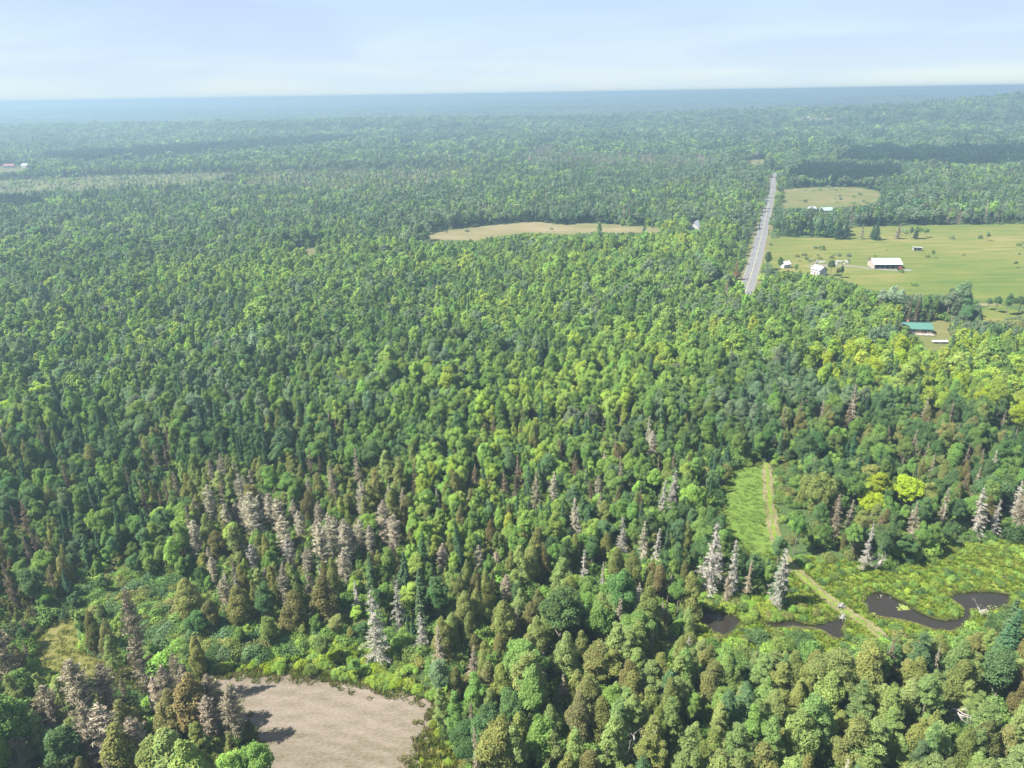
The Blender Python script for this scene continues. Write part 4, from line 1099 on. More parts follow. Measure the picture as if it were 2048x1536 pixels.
# understorey: saplings and brush under and between the trees
uq = []
d = 60.0
while d < 520:
    na = int(2 * R(45) * d / 3.3)
    a = -R(45) + (np.arange(na) + rng.random(na)) * (2 * R(45) / na); dd = d + rng.uniform(-1.6, 1.6, na)
    uq.append(np.column_stack([dd * np.sin(a), dd * np.cos(a)])); d += 3.2
uq = np.concatenate(uq); n_ = len(uq)
uh = rng.uniform(2.0, 5.2, n_)
ux_, uy_, _ = project(uq[:, 0], uq[:, 1], np.zeros(n_)); utx, uty, _ = project(uq[:, 0], uq[:, 1], uh)
k_ = np.ones(n_, bool)
for P in SEE: k_ &= ~inside(P, ux_, uy_) & ~inside(P, utx, uty)
for P in (P_BELT, P_TRACKSIDE): k_ &= ~inside(P, ux_, uy_)
for c, w in ((track_c, 3.2), (road_c, 8)): k_ &= seg_dist(c, uq[:, 0], uq[:, 1]) > w
for bx, by, rad in CLEAR:
    gx_, gy_ = G(bx, by); k_ &= np.hypot(uq[:, 0] - gx_, uq[:, 1] - gy_) > rad
uq, uh = uq[k_], uh[k_]; n_ = len(uq)
sh.append(np.column_stack([uq, np.full(n_, KINDS.index('shrub')), rng.choice([TNAMES.index(t) for t in ('mid', 'mid', 'light', 'dark', 'olive')], n_), uh, rng.uniform(0.7, 1.0, n_), np.full(n_, -1.0)]))
ALL = np.concatenate([hand, auto] + sh)
ALL[:, 4] = np.maximum(ALL[:, 4], 0.5)
Z = height(ALL[:, 0], ALL[:, 1])
AD = np.hypot(ALL[:, 0], ALL[:, 1])
APX, APY, ADZ = project(ALL[:, 0], ALL[:, 1], Z)
TPX, TPY, _ = project(ALL[:, 0], ALL[:, 1], Z + ALL[:, 4] * 0.85)
tint = 2.2 * TARR[ALL[:, 3].astype(int)] * rng.uniform(0.84, 1.18, (len(ALL), 1)) * (1 + np.where(np.isin(ALL[:, 2], [KINDS.index('deadspruce'), KINDS.index('deadlarch')]), 0.012, 0.05)[:, None] * rng.normal(size=(len(ALL), 3)))
tint = np.clip(tint, 0.004, 0.6)
tint = tint * (1 + 0.22 * np.clip((AD - 500) / 700, 0, 1) * np.tanh(1.5 * waves(ALL[:, 0], ALL[:, 1], 90, 31)) + 0.20 * np.clip((AD - 800) / 900, 0, 1) * np.tanh(1.6 * waves(ALL[:, 0], ALL[:, 1] * 1.6, 620, 37)))[:, None]  # last term: broad far bands, hill light and shade put into the tint
rot = rng.uniform(0, 6.283, len(ALL))
VARI = rng.integers(0, 1 << 20, len(ALL))

# ------------------------------------------------------------------ single trees: the largest of each kind in view
ORD = ['', 'second', 'third', 'fourth', 'fifth', 'sixth', 'seventh', 'eighth', 'ninth', 'tenth', 'eleventh', 'twelfth', 'thirteenth', 'fourteenth', 'fifteenth', 'sixteenth', 'seventeenth', 'eighteenth', 'nineteenth', 'twentieth']
ORD += ['twenty-' + w for w in ('first', 'second', 'third', 'fourth', 'fifth', 'sixth', 'seventh', 'eighth', 'ninth')] + ['thirtieth'] + ['thirty-' + w for w in ('first', 'second', 'third', 'fourth', 'fifth', 'sixth', 'seventh', 'eighth', 'ninth')] + ['fortieth']
LAND = [('the brown hay field', 650, 1440), ('the small grassy clearing', 140, 1290), ('the mown grass strip', 1495, 1010), ('the bend of the dirt track', 1600, 1150), ('the winding pond', 1810, 1225),
        ('the dark creek pool', 1440, 1245), ('the creek by the culvert', 1640, 1255), ('the yellow wet meadow', 1960, 1140), ('the grove of dead larches', 600, 1070), ('the golden yellow maples', 1785, 1000),
        ('the green-roofed cabin', 1828, 662), ('the white barn', 1768, 530), ('the straight road', 1500, 560), ('the bush belt', 420, 1270), ('the hay field corner', 880, 1400)]
LXY = np.array([(l[1], l[2]) for l in LAND], float)
used = {}


def label_for(i, kname):
    dx = APX[i] - LXY[:, 0]; dy = (APY[i] - LXY[:, 1]) * 1.5
    m = int(np.argmin(np.hypot(dx, dy)))
    ddx, ddy = dx[m], dy[m]
    rel = ('behind' if ddy < 0 else 'in front of') if abs(ddy) > abs(ddx) else ('left of' if ddx < 0 else 'right of')
    h = ALL[i, 4]; nom = {'shrub': 2.0, 'broadleaf': 10.6, 'cedar': 9.8, 'feathery': 12.0}.get(kname, 12.0)
    size = 'tall ' if h > nom * 1.12 else 'short ' if h < nom * 0.9 else ''
    if kname == 'shrub': size = {'tall ': 'big ', 'short ': 'small '}.get(size, '')
    col = COLOURWORD[TNAMES[int(ALL[i, 3])]]
    noun = NOUN[kname]
    if kname in ('spruce',) and col == 'deep green': noun = 'spruce'
    return (f'{size}{col} {noun}', rel, LAND[m][0]), float(np.hypot(ddx, ddy))


stuff_mask = np.ones(len(ALL), bool)
inframe = (TPX > -15) & (TPX < 2063) & (APY - 0 > 0) & (TPY < 1545) & (ADZ > 20)
cells = {}
chosen = []
for ki, k in enumerate(KINDS):
    idx = np.nonzero((ALL[:, 2] == ki) & inframe)[0]
    size_px = ALL[idx, 4] * (1.5 if k == 'broadleaf' else 1) / AD[idx] * np.where(ALL[idx, 6] < 0, -1, 1 + 5 * ALL[idx, 6])
    idx = idx[np.argsort(-size_px)][:296]
    stuff_mask[idx] = False
    for i in idx:
        key, dist = label_for(i, k)
        cells.setdefault(key, []).append((dist, i, k))
LABEL = {}
for key, mem in cells.items():
    mem.sort()
    for q, (dist, i, k) in enumerate(mem):
        a, rel, land = key
        LABEL[i] = f'{a} {rel} {land}' if len(mem) == 1 else (f'{a} closest {rel} {land}' if q == 0 else f'{ORD[min(q, len(ORD) - 1)]} closest {a} {rel} {land}')
        chosen.append((i, k))
chosen.sort()
for i, k in chosen:
    lib = LIB[(k, 0)]
    me = lib[VARI[i] % len(lib)]
    tr = TRUNK[k][VARI[i] % len(TRUNK[k])]
    root = bpy.data.objects.new(OBJNAME[k], None)
    root.empty_display_size = 0.5
    COL.objects.link(root)
    s = ALL[i, 4] / NOMH[k]
    root.location = (ALL[i, 0], ALL[i, 1], Z[i])
    root.rotation_euler = (rng.normal() * 0.03, rng.normal() * 0.03, rot[i])
    root.scale = (s * ALL[i, 5], s * ALL[i, 5], s)
    root['label'] = LABEL[i]; root['category'] = CAT[k]; root['group'] = GROUP[k]
    c = bpy.data.objects.new('crown', me); COL.objects.link(c); c.parent = root
    c['tint'] = [float(t) for t in tint[i]]
    t = bpy.data.objects.new('stem' if k == 'shrub' else 'trunk', tr); COL.objects.link(t); t.parent = root

# leafless spreading trees
BARE = [('pale leafless tree with spreading branches, nearest to the camera', 1240, 1530, 1430, 1.0), ('white leafless branches standing out of the conifers below the pond', 1890, 1440, 1388, 1.15),
        ('grey leafless tree between the cedars in front of the dead larch grove', 462, 1232, 1150, 0.7), ('forked leafless tree at the top end of the mown strip', 1550, 890, 845, 1.2),
        ('white bare tree among the lime-green trees on the right', 1812, 850, 815, 1.1), ('bare grey tree leaning over the bank of the winding pond', 1962, 1232, 1200, 1.0), ('grey bare tree in front of the dead spruces by the meadow', 1748, 1145, 1095, 0.8)]
bare_me = [mesh_from('trunk', *bare(k), M_PALEBARK) for k in (3, 4)]
for q, (lab, bx, by, top, w) in enumerate(BARE):
    x, y = G(bx, by); h = tall(bx, by, top)
    me = bare_me[q % 2]
    zmax = max(v.co.z for v in me.vertices)
    o = link('bare_tree', me, loc=(x, y, 0)); o.rotation_euler = (0, 0, q * 1.3); o.scale = (h / zmax * w, h / zmax * w, h / zmax)
    tag(o, lab, 'bare tree', 'leafless spreading trees')

# ------------------------------------------------------------------ the rest of the forest, one mass per kind
MASSNAME = {'broadleaf': 'broadleaf_forest', 'spruce': 'spruce_forest', 'cedar': 'cedar_forest', 'feathery': 'conifer_forest', 'deadspruce': 'dead_spruce_forest', 'deadlarch': 'dead_larch_forest', 'shrub': 'undergrowth'}
MASSLABEL = {'broadleaf': 'unbroken canopy of small leafy trees to the horizon', 'spruce': 'dark spruces scattered through the forest', 'cedar': 'olive cedars filling the forest between larger ones', 'feathery': 'soft feathery conifers filling the forest between larger ones',
             'deadspruce': 'brown and grey dead conifers scattered in the far forest', 'deadlarch': 'grey dead larches standing close together', 'shrub': 'low bushes along the clearings and the wet meadow'}


def instancer(name, pts, scl, rz, vid, tnt, protos, label):
    """one object that sets the prototypes out on its points"""
    coll = bpy.data.collections.new(name + '_kinds')
    for q, me in enumerate(protos):
        coll.objects.link(bpy.data.objects.new(f'{name}_crown_{q:03d}', me))
    me = bpy.data.meshes.new(name)
    n = len(pts)
    me.vertices.add(n)
    me.vertices.foreach_set('co', np.asarray(pts, np.float32).ravel())
    for an, ty, dat, prop in (('s', 'FLOAT_VECTOR', scl, 'vector'), ('r', 'FLOAT_VECTOR', rz, 'vector'), ('tint', 'FLOAT_VECTOR', tnt, 'vector'), ('vid', 'INT', vid, 'value')):
        a = me.attributes.new(an, ty, 'POINT')
        a.data.foreach_set(prop, np.asarray(dat, np.int32 if ty == 'INT' else np.float32).ravel())
    o = link(name, me, kind='stuff')
    o['label'] = label
    ng = bpy.data.node_groups.new(name, 'GeometryNodeTree')
    ng.interface.new_socket('Geometry', in_out='INPUT', socket_type='NodeSocketGeometry')
    ng.interface.new_socket('Geometry', in_out='OUTPUT', socket_type='NodeSocketGeometry')
    nn, ll = ng.nodes, ng.links
    gi, go = nn.new('NodeGroupInput'), nn.new('NodeGroupOutput')
    ci = nn.new('GeometryNodeCollectionInfo'); ci.inputs['Collection'].default_value = coll
    ci.inputs['Separate Children'].default_value = True; ci.inputs['Reset Children'].default_value = True
    iop = nn.new('GeometryNodeInstanceOnPoints'); iop.inputs['Pick Instance'].default_value = True

    def attr(nm, ty):
        a = nn.new('GeometryNodeInputNamedAttribute'); a.data_type = ty; a.inputs['Name'].default_value = nm
        return next(s for s in a.outputs if s.enabled and s.name == 'Attribute')
    mp = nn.new('GeometryNodeMeshToPoints')
    ll.new(gi.outputs[0], mp.inputs['Mesh'])
    ll.new(mp.outputs[0], iop.inputs['Points']); ll.new(ci.outputs[0], iop.inputs['Instance'])
    ll.new(attr('vid', 'INT'), iop.inputs['Instance Index'])
    er = nn.new('FunctionNodeEulerToRotation')
    ll.new(attr('r', 'FLOAT_VECTOR'), er.inputs[0]); ll.new(er.outputs[0], iop.inputs['Rotation'])
    ll.new(attr('s', 'FLOAT_VECTOR'), iop.inputs['Scale'])
    ll.new(iop.outputs[0], go.inputs[0])
    md = o.modifiers.new('scatter', 'NODES'); md.node_group = ng
    return o


for ki, k in enumerate(KINDS):
    idx = np.nonzero((ALL[:, 2] == ki) & stuff_mask)[0]
    if not len(idx): continue
    lods = sorted(l for (kk, l) in LIB if kk == k)
    protos, first = [], {}
    for l in lods:
        first[l] = (len(protos), len(LIB[(k, l)])); protos += LIB[(k, l)]
    want = np.digitize(AD[idx], [300, 620, 1300])
    want = np.minimum(want, max(lods))
    vid = np.array([first[l][0] + v % first[l][1] for l, v in zip(want.tolist(), VARI[idx].tolist())])
    s = ALL[idx, 4] / NOMH[k]
    scl = np.column_stack([s * ALL[idx, 5], s * ALL[idx, 5], s])
    rr = np.column_stack([rng.normal(size=len(idx)) * 0.03, rng.normal(size=len(idx)) * 0.03, rot[idx]])
    instancer(MASSNAME[k], np.column_stack([ALL[idx, 0], ALL[idx, 1], Z[idx]]), scl, rr, vid, tint[idx], protos, MASSLABEL[k])

# grass and weeds in the open ground
tufts = [mesh_from('tuft', *[q for q in tuft(k)[:2]], M_LEAF, tuft(k)[2]) for k in range(4)]
gp = []
for P, dens, h0, h1, ts in ((P_WET, 2.0, 0.25, 0.75, ((0.17, 0.235, 0.03), (0.20, 0.25, 0.04), (0.14, 0.22, 0.03), (0.20, 0.21, 0.05))), (P_HAYEDGE, 1.6, 0.5, 1.2, ((0.17, 0.19, 0.04), (0.11, 0.15, 0.03), (0.24, 0.22, 0.08))),
                            (P_CLEARING, 0.8, 0.2, 0.45, ((0.2, 0.2, 0.06), (0.16, 0.18, 0.045))), (P_STRIP, 0.7, 0.15, 0.35, ((0.13, 0.205, 0.045), (0.145, 0.21, 0.05))),
                            (P_BELT, 0.25, 0.6, 1.4, ((0.10, 0.13, 0.03), (0.06, 0.10, 0.03)))):
    g = ground(*np.asarray(P, float).T); x0, y0 = g.min(0); x1, y1 = g.max(0)
    n_ = int(dens * (x1 - x0) * (y1 - y0))
    q = np.column_stack([rng.uniform(x0, x1, n_), rng.uniform(y0, y1, n_)])
    qx, qy, _ = project(q[:, 0], q[:, 1], np.zeros(n_))
    k_ = inside(P, qx, qy)
    for Wt in WATERS: k_ &= ~inside(Wt, qx, qy)
    if P is not P_HAY and P is not P_WET: k_ &= ~inside(P_HAY, qx, qy) | (rng.random(n_) < 0.0)
    q = q[k_]
    k_ = seg_dist(track_c, q[:, 0], q[:, 1]) > 1.5
    q = q[k_]
    tt = np.asarray(ts)[rng.integers(0, len(ts), len(q))] * rng.uniform(0.85, 1.15, (len(q), 1))
    gp.append(np.column_stack([q, rng.uniform(h0, h1, len(q)), tt]))
def fringe(P, step, spread, h0, h1, ts, per=3):
    p = smooth_loop(P, 8); g = ground(p[:, 0], p[:, 1]); q = np.concatenate([g, g[:1]])
    L = np.concatenate([[0], np.cumsum(np.hypot(*np.diff(q, axis=0).T))]); n_ = int(L[-1] / step)
    t = rng.uniform(0, L[-1], n_ * per)
    c = np.column_stack([np.interp(t, L, q[:, 0]), np.interp(t, L, q[:, 1])]) + rng.normal(size=(n_ * per, 2)) * spread
    tt = np.asarray(ts)[rng.integers(0, len(ts), len(c))] * rng.uniform(0.85, 1.15, (len(c), 1))
    k_ = seg_dist(track_c, c[:, 0], c[:, 1]) > 1.7
    c, tt = c[k_], tt[k_]
    gp.append(np.column_stack([c, rng.uniform(h0, h1, len(c)), tt]))


fringe(P_HAY, 0.5, 1.3, 0.3, 0.8, ((0.16, 0.17, 0.05), (0.12, 0.15, 0.035), (0.20, 0.18, 0.09)), 4)
fringe(P_STRIP, 0.6, 0.9, 0.3, 0.8, ((0.12, 0.19, 0.04), (0.17, 0.20, 0.05)), 3)
for Wt in WATERS: fringe(Wt, 0.5, 0.22, 0.18, 0.45, ((0.12, 0.17, 0.035), (0.16, 0.17, 0.05), (0.09, 0.13, 0.03)), 3)
gp = np.concatenate(gp)
_gx, _gy, _ = project(gp[:, 0], gp[:, 1], gp[:, 2] * 1.1)
_k = np.ones(len(gp), bool)
for Wt in WATERS: _k &= ~inside(Wt, _gx, _gy)
gp = gp[_k]
ng_ = len(gp)
instancer('grass', np.column_stack([gp[:, :2], np.full(ng_, 0.03)]), np.column_stack([np.maximum(0.8, gp[:, 2]) * 1.6, np.maximum(0.8, gp[:, 2]) * 1.6, gp[:, 2] * 1.3]), np.column_stack([np.zeros(ng_), np.zeros(ng_), rng.uniform(0, 6.28, ng_)]), rng.integers(0, 4, ng_), gp[:, 3:6], tufts, 'grass and weeds of the meadow and the clearings')

# ------------------------------------------------------------------ buildings
M_WHITE = mat_simple('white_paint', (0.42, 0.42, 0.41), 0.6, noise=0.05)
M_METALROOF = mat_simple('white_metal_roof', (0.47, 0.47, 0.48), 0.45, 0.0, 0.04, 0.6)
M_GREENROOF = mat_simple('green_metal_roof', (0.060, 0.145, 0.112), 0.4, 0.0, 0.06, 0.6)
M_TEALROOF = mat_simple('pale_green_roof', (0.22, 0.31, 0.28), 0.5, 0.0, 0.06, 0.6)
M_GREYROOF = mat_simple('grey_shingle_roof', (0.26, 0.28, 0.31), 0.85, 0.0, 0.10, 1.2)
M_REDROOF = mat_simple('red_metal_roof', (0.20, 0.055, 0.05), 0.5, 0.0, 0.06, 0.6)
M_LOG = mat_simple('pale_log_wall', (0.25, 0.21, 0.16), 0.8, noise=0.18)
M_WOOD = mat_simple('grey_timber', (0.30, 0.26, 0.22), 0.85, noise=0.2)
M_BARNSHADE = mat_simple('barn_shade', (0.055, 0.045, 0.055), 0.9)  # near-black tone: shade of the open barn front put into colour
M_BROWNDOOR = mat_simple('brown_door', (0.13, 0.07, 0.04), 0.6)
M_TRIM = mat_simple('white_trim', (0.42, 0.42, 0.42), 0.5, noise=0.03)
M_GLASS = mat_simple('window_glass', (0.03, 0.04, 0.05), 0.08, noise=0.0)
M_BRICK = mat_simple('chimney_brick', (0.30, 0.13, 0.09), 0.85)
M_CONC = mat_simple('pale_concrete', (0.18, 0.175, 0.165), 0.85, noise=0.15)
M_TYRE = mat_simple('black_rubber', (0.02, 0.02, 0.02), 0.8)
M_STONE = mat_simple('pale_stone', (0.20, 0.19, 0.17), 0.9, noise=0.2)
M_RED = mat_simple('red_paint', (0.45, 0.07, 0.05), 0.45)


def gable_house(name, bx, by, rz, L, D, wh, rise, mwall, mroof, label, cat, wins=(), doors=(), chimney=None, eave=0.45):
    x, y = G(bx, by)
    root = tag(empty(name, (x, y, 0), rz), label, cat)
    hl, hd = L / 2, D / 2
    bm = bmesh.new()
    th = 0.18
    box_bm(bm, -hl, hl, -hd, -hd + th, 0, wh); box_bm(bm, -hl, hl, hd - th, hd, 0, wh)
    for sx in (-1, 1):
        xa, xb = (-hl + 0.002, -hl + th) if sx < 0 else (hl - th, hl - 0.002)
        prof = [(-hd + th, 0), (hd - th, 0), (hd - th, wh), (0, wh + rise), (-hd + th, wh)]
        va = [bm.verts.new((xa, p, q)) for p, q in prof]; vb = [bm.verts.new((xb, p, q)) for p, q in prof]
        bm.faces.new(va); bm.faces.new(vb[::-1])
        for i in range(5): bm.faces.new((va[i], vb[i], vb[(i + 1) % 5], va[(i + 1) % 5]))
    bmesh.ops.recalc_face_normals(bm, faces=bm.faces[:])
    me = bpy.data.meshes.new('wall'); bm.to_mesh(me); bm.free(); me.materials.append(mwall)
    link('wall', me, root)
    roof_l, roof_d = hl + eave, hd + eave
    dz = rise * roof_d / hd
    zt = wh + rise + 0.10
    V = []
    for xx in (-roof_l, roof_l):
        V += [(xx, -roof_d, zt - dz), (xx, 0, zt), (xx, roof_d, zt - dz), (xx, roof_d, zt - dz + 0.16), (xx, 0, zt + 0.18), (xx, -roof_d, zt - dz + 0.16)]
    F = [(0, 1, 4, 5), (1, 2, 3, 4), (6, 11, 10, 7), (7, 10, 9, 8), (0, 5, 11, 6), (5, 4, 10, 11), (4, 3, 9, 10), (3, 2, 8, 9), (1, 0, 6, 7), (2, 1, 7, 8)]
    rf = link('roof', mesh_from('roof', V, F, mroof), root)
    bm = bmesh.new(); bm.from_mesh(rf.data); bmesh.ops.recalc_face_normals(bm, faces=bm.faces[:]); bm.to_mesh(rf.data); bm.free()
    box('ridge_cap', (-roof_l, roof_l, -0.16, 0.16, zt + 0.11, zt + 0.21), mroof, rf)
    if chimney:
        box('chimney', (chimney[0] - 0.4, chimney[0] + 0.4, chimney[1] - 0.4, chimney[1] + 0.4, wh, wh + rise + 0.9), M_BRICK, rf)

    def face(kind, side, c, z0, w, h, mat):
        f = 0.09
        def at(a, b_, o0, o1, z0_, z1_):
            if side == 'front': return (a, b_, -hd - o1, -hd - o0, z0_, z1_)
            if side == 'back': return (a, b_, hd + o0, hd + o1, z0_, z1_)
            if side == 'east': return (hl + o0, hl + o1, a, b_, z0_, z1_)
            return (-hl - o1, -hl - o0, a, b_, z0_, z1_)
        if kind == 'window':
            fr = box('window', at(c - w / 2, c + w / 2, -0.02, 0.05, z0, z0 + h), M_TRIM, root)
            box('pane', at(c - w / 2 + f, c - 0.03, 0.03, 0.062, z0 + f, z0 + h - f), M_GLASS, fr)
            box('pane', at(c + 0.03, c + w / 2 - f, 0.03, 0.062, z0 + f, z0 + h - f), M_GLASS, fr)
            box('sill', at(c - w / 2 - 0.06, c + w / 2 + 0.06, 0.0, 0.13, z0 - 0.07, z0 - 0.002), M_TRIM, fr)
        else:
            dr = box('door', at(c - w / 2, c + w / 2, -0.02, 0.06, z0, z0 + h), mat, root)
            box('handle', at(c + w / 2 - 0.2, c + w / 2 - 0.12, 0.055, 0.12, z0 + h * 0.46, z0 + h * 0.5), M_METALROOF, dr)
    for side, c, z0, w, h in wins: face('window', side, c, z0, w, h, None)
    for side, c, z0, w, h, mt in doors: face('door', side, c, z0, w, h, mt)
    return root


# cabin under the green roof
cab = gable_house('cabin', 1829, 664, R(-9), 13.0, 7.4, 2.7, 1.9, M_LOG, M_GREENROOF, 'pale log cabin under a bright green metal roof at the forest edge', 'cabin',
                  [('front', -4.6, 1.0, 1.4, 1.1), ('front', -1.8, 1.0, 1.4, 1.1), ('front', 5.0, 1.0, 1.2, 1.1), ('east', 0, 1.0, 1.3, 1.1)], [('front', 2.2, 0.05, 1.0, 2.1, M_BROWNDOOR), ('front', 3.5, 0.05, 1.0, 2.1, M_GLASS)], (-3.5, 1.2))
box('deck', (-1.0, 6.9, -6.3, -3.75, 0.25, 0.45), M_WOOD, cab)
for xx in (-0.9, 1.6, 4.1, 6.8):
    box('deck_post', (xx - 0.06, xx + 0.06, -6.28, -6.16, 0.0, 1.35), M_WOOD, cab)
box('deck_rail', (-1.0, 6.9, -6.31, -6.13, 1.352, 1.44), M_WOOD, cab)

# long white barn with an open front
bx_, by_ = G(1768, 534)
barn = tag(empty('barn', (bx_, by_, 0), R(-3)), 'long white-roofed barn with an open dark front in the pasture', 'barn')
BL, BD, BW, BR = 17.4, 11.0, 3.0, 2.6
hl, hd = BL / 2, BD / 2
bm = bmesh.new()
box_bm(bm, -hl, hl, hd - 0.15, hd, 0, BW)
for sx in (-1, 1):
    xa, xb = (-hl, -hl + 0.15) if sx < 0 else (hl - 0.15, hl)
    prof = [(-hd, 0), (hd - 0.152, 0), (hd - 0.152, BW), (0, BW + BR), (-hd, BW)]
    va = [bm.verts.new((xa, p, q)) for p, q in prof]; vb = [bm.verts.new((xb, p, q)) for p, q in prof]
    bm.faces.new(va); bm.faces.new(vb[::-1])
    for i in range(5): bm.faces.new((va[i], vb[i], vb[(i + 1) % 5], va[(i + 1) % 5]))
bmesh.ops.recalc_face_normals(bm, faces=bm.faces[:])
me = bpy.data.meshes.new('wall'); bm.to_mesh(me); bm.free(); me.materials.append(M_WOOD)
link('wall', me, barn)
ee = 0.5; dz = BR * (hd + ee) / hd; zt = BW + BR + 0.12
V = []
for xx in (-hl - ee, hl + ee):
    V += [(xx, -hd - ee, zt - dz), (xx, 0, zt), (xx, hd + ee, zt - dz), (xx, hd + ee, zt - dz + 0.14), (xx, 0, zt + 0.16), (xx, -hd - ee, zt - dz + 0.14)]
F = [(0, 1, 4, 5), (1, 2, 3, 4), (6, 11, 10, 7), (7, 10, 9, 8), (0, 5, 11, 6), (5, 4, 10, 11), (4, 3, 9, 10), (3, 2, 8, 9), (1, 0, 6, 7), (2, 1, 7, 8)]
rf = link('roof', mesh_from('roof', V, F, M_METALROOF), barn)
bm = bmesh.new(); bm.from_mesh(rf.data); bmesh.ops.recalc_face_normals(bm, faces=bm.faces[:]); bm.to_mesh(rf.data); bm.free()
box('ridge_cap', (-hl - ee, hl + ee, -0.18, 0.18, zt + 0.10, zt + 0.20), M_METALROOF, rf)
box('shade_backing', (-hl + 0.2, hl - 0.2, hd - 0.4, hd - 0.2, 0.02, BW - 0.05), M_BARNSHADE, barn)  # added dark panel before the timber wall, painting the shade inside
box('lintel', (-hl + 0.152, hl - 0.152, -hd + 0.02, -hd + 0.24, BW - 0.45, BW - 0.05), M_BARNSHADE, barn)
for k in range(6):
    xx = -hl + 0.3 + k * (BL - 0.6) / 5
    box('post', (xx - 0.13, xx + 0.13, -hd + 0.03, -hd + 0.27, 0.0, BW - 0.452), M_WOOD, barn)
for k in range(5):
    xx = -hl + 0.5 + k * (BL - 0.6) / 5
    box('gate', (xx + 0.25, xx + 2.7, -hd + 0.1, -hd + 0.16, 0.25, 1.2), M_BARNSHADE, barn)

gable_house('house', 1637, 549, R(-70), 7.6, 6.0, 3.6, 2.0, M_WHITE, M_GREYROOF, 'white farmhouse half hidden by trees beside the driveway', 'house',
            [('west', -1.8, 1.0, 1.0, 1.3), ('west', 1.6, 1.0, 1.0, 1.3), ('front', -2.6, 1.0, 1.0, 1.3), ('front', 2.4, 1.0, 1.0, 1.3), ('east', 0.0, 1.2, 0.9, 1.1)], [('front', 0.0, 0.05, 1.0, 2.1, M_BROWNDOOR)], (2.2, 0.6))
gable_house('house', 1390, 463, R(62), 12, 9, 5.0, 3.4, M_WHITE, M_GREYROOF, 'white house with a pale steep roof alone among trees by the road', 'house',
            [('front', -4.5, 1.0, 1.2, 1.4), ('front', -1.5, 1.0, 1.2, 1.4), ('front', 4.5, 1.0, 1.2, 1.4), ('front', -3.0, 3.6, 1.2, 1.3), ('front', 3.0, 3.6, 1.2, 1.3), ('east', 0, 3.6, 1.1, 1.3)], [('front', 1.6, 0.05, 1.0, 2.1, M_BROWNDOOR)])
gable_house('house', 1653, 427, R(-5), 12, 8, 3.4, 2.2, M_WHITE, M_TEALROOF, 'long low house with a pale green roof behind the spruces', 'house',
            [('front', -4.5, 1.0, 1.2, 1.3), ('front', -2.0, 1.0, 1.2, 1.3), ('front', 2.0, 1.0, 1.2, 1.3), ('front', 4.5, 1.0, 1.2, 1.3)], [('front', 0.3, 0.05, 1.0, 2.1, M_BROWNDOOR)])
gable_house('shed', 1622, 424, R(10), 7, 6, 3.0, 2.0, M_WHITE, M_GREYROOF, 'small white shed beside the pale green roofed house', 'shed', [('front', -1.5, 1.0, 1.0, 1.0)], [('front', 1.4, 0.05, 1.6, 2.1, M_WOOD)])
gable_house('shed', 1570, 535, R(20), 5, 4, 2.6, 1.5, M_WHITE, M_METALROOF, 'little white shed under the trees at the roadside', 'shed', [('front', -1.2, 1.0, 0.8, 0.8)], [('front', 1.0, 0.05, 1.0, 2.0, M_WOOD)])
gable_house('farm_building', 20, 336, R(8), 17, 9, 4.4, 2.6, M_WHITE, M_REDROOF, 'far farm building with a red roof in a bare yard', 'farm building', [('front', -6, 1.5, 2.4, 2), ('front', 0, 1.5, 2.4, 2)], [('front', 6, 0.05, 4, 4, M_WOOD)])
gable_house('farm_building', 52, 335, R(-12), 11, 8, 4, 2.4, M_WHITE, M_METALROOF, 'small white outbuilding beyond the red roofed farm building', 'farm building', [('front', -3, 1.5, 1.6, 1.4)], [('front', 3, 0.05, 3, 3.4, M_WOOD)])

# animal shelter in the pasture
sx_, sy_ = G(1834, 501)
sh_ = tag(empty('field_shelter', (sx_, sy_, 0), R(-20)), 'small white field shelter standing alone in the pasture above the barn', 'shelter')
box('back_wall', (-2.6, 2.6, 1.6, 1.72, 0, 2.1), M_WHITE, sh_)
box('side_wall', (-2.72, -2.6, -1.6, 1.72, 0, 2.1), M_WHITE, sh_)
box('side_wall', (2.6, 2.72, -1.6, 1.72, 0, 2.1), M_WHITE, sh_)
V = [(-3.1, -2.1, 2.55), (3.1, -2.1, 2.55), (3.1, 2.1, 2.1), (-3.1, 2.1, 2.1), (-3.1, -2.1, 2.67), (3.1, -2.1, 2.67), (3.1, 2.1, 2.22), (-3.1, 2.1, 2.22)]
link('roof', mesh_from('roof', V, [(0, 3, 2, 1), (4, 5, 6, 7), (0, 1, 5, 4), (1, 2, 6, 5), (2, 3, 7, 6), (3, 0, 4, 7)], M_METALROOF), sh_)
for xx in (-2.45, 0, 2.45):
    box('post', (xx - 0.08, xx + 0.08, -1.75, -1.6, 0, 2.5), M_WOOD, sh_)

# white utility trailer on the cabin's lawn
tx_, ty_ = G(1880, 686)
tr = tag(empty('utility_trailer', (tx_, ty_, 0), R(-4)), 'flat white trailer parked on the dry lawn beside the green-roofed cabin', 'trailer')
box('bed', (-3.4, 3.0, -1.1, 1.1, 0.62, 0.82), M_TRIM, tr, 0.03)
for nm, dm in (('side_rail', (-3.4, 3.0, -1.16, -1.102, 0.7, 1.15)), ('side_rail', (-3.4, 3.0, 1.102, 1.16, 0.7, 1.15)), ('head_board', (2.95, 3.05, -1.1, 1.1, 0.822, 1.4)), ('tongue', (3.05, 4.6, -0.06, 0.06, 0.6, 0.72))):
    box(nm, dm, M_TRIM if nm != 'tongue' else M_WOOD, tr)


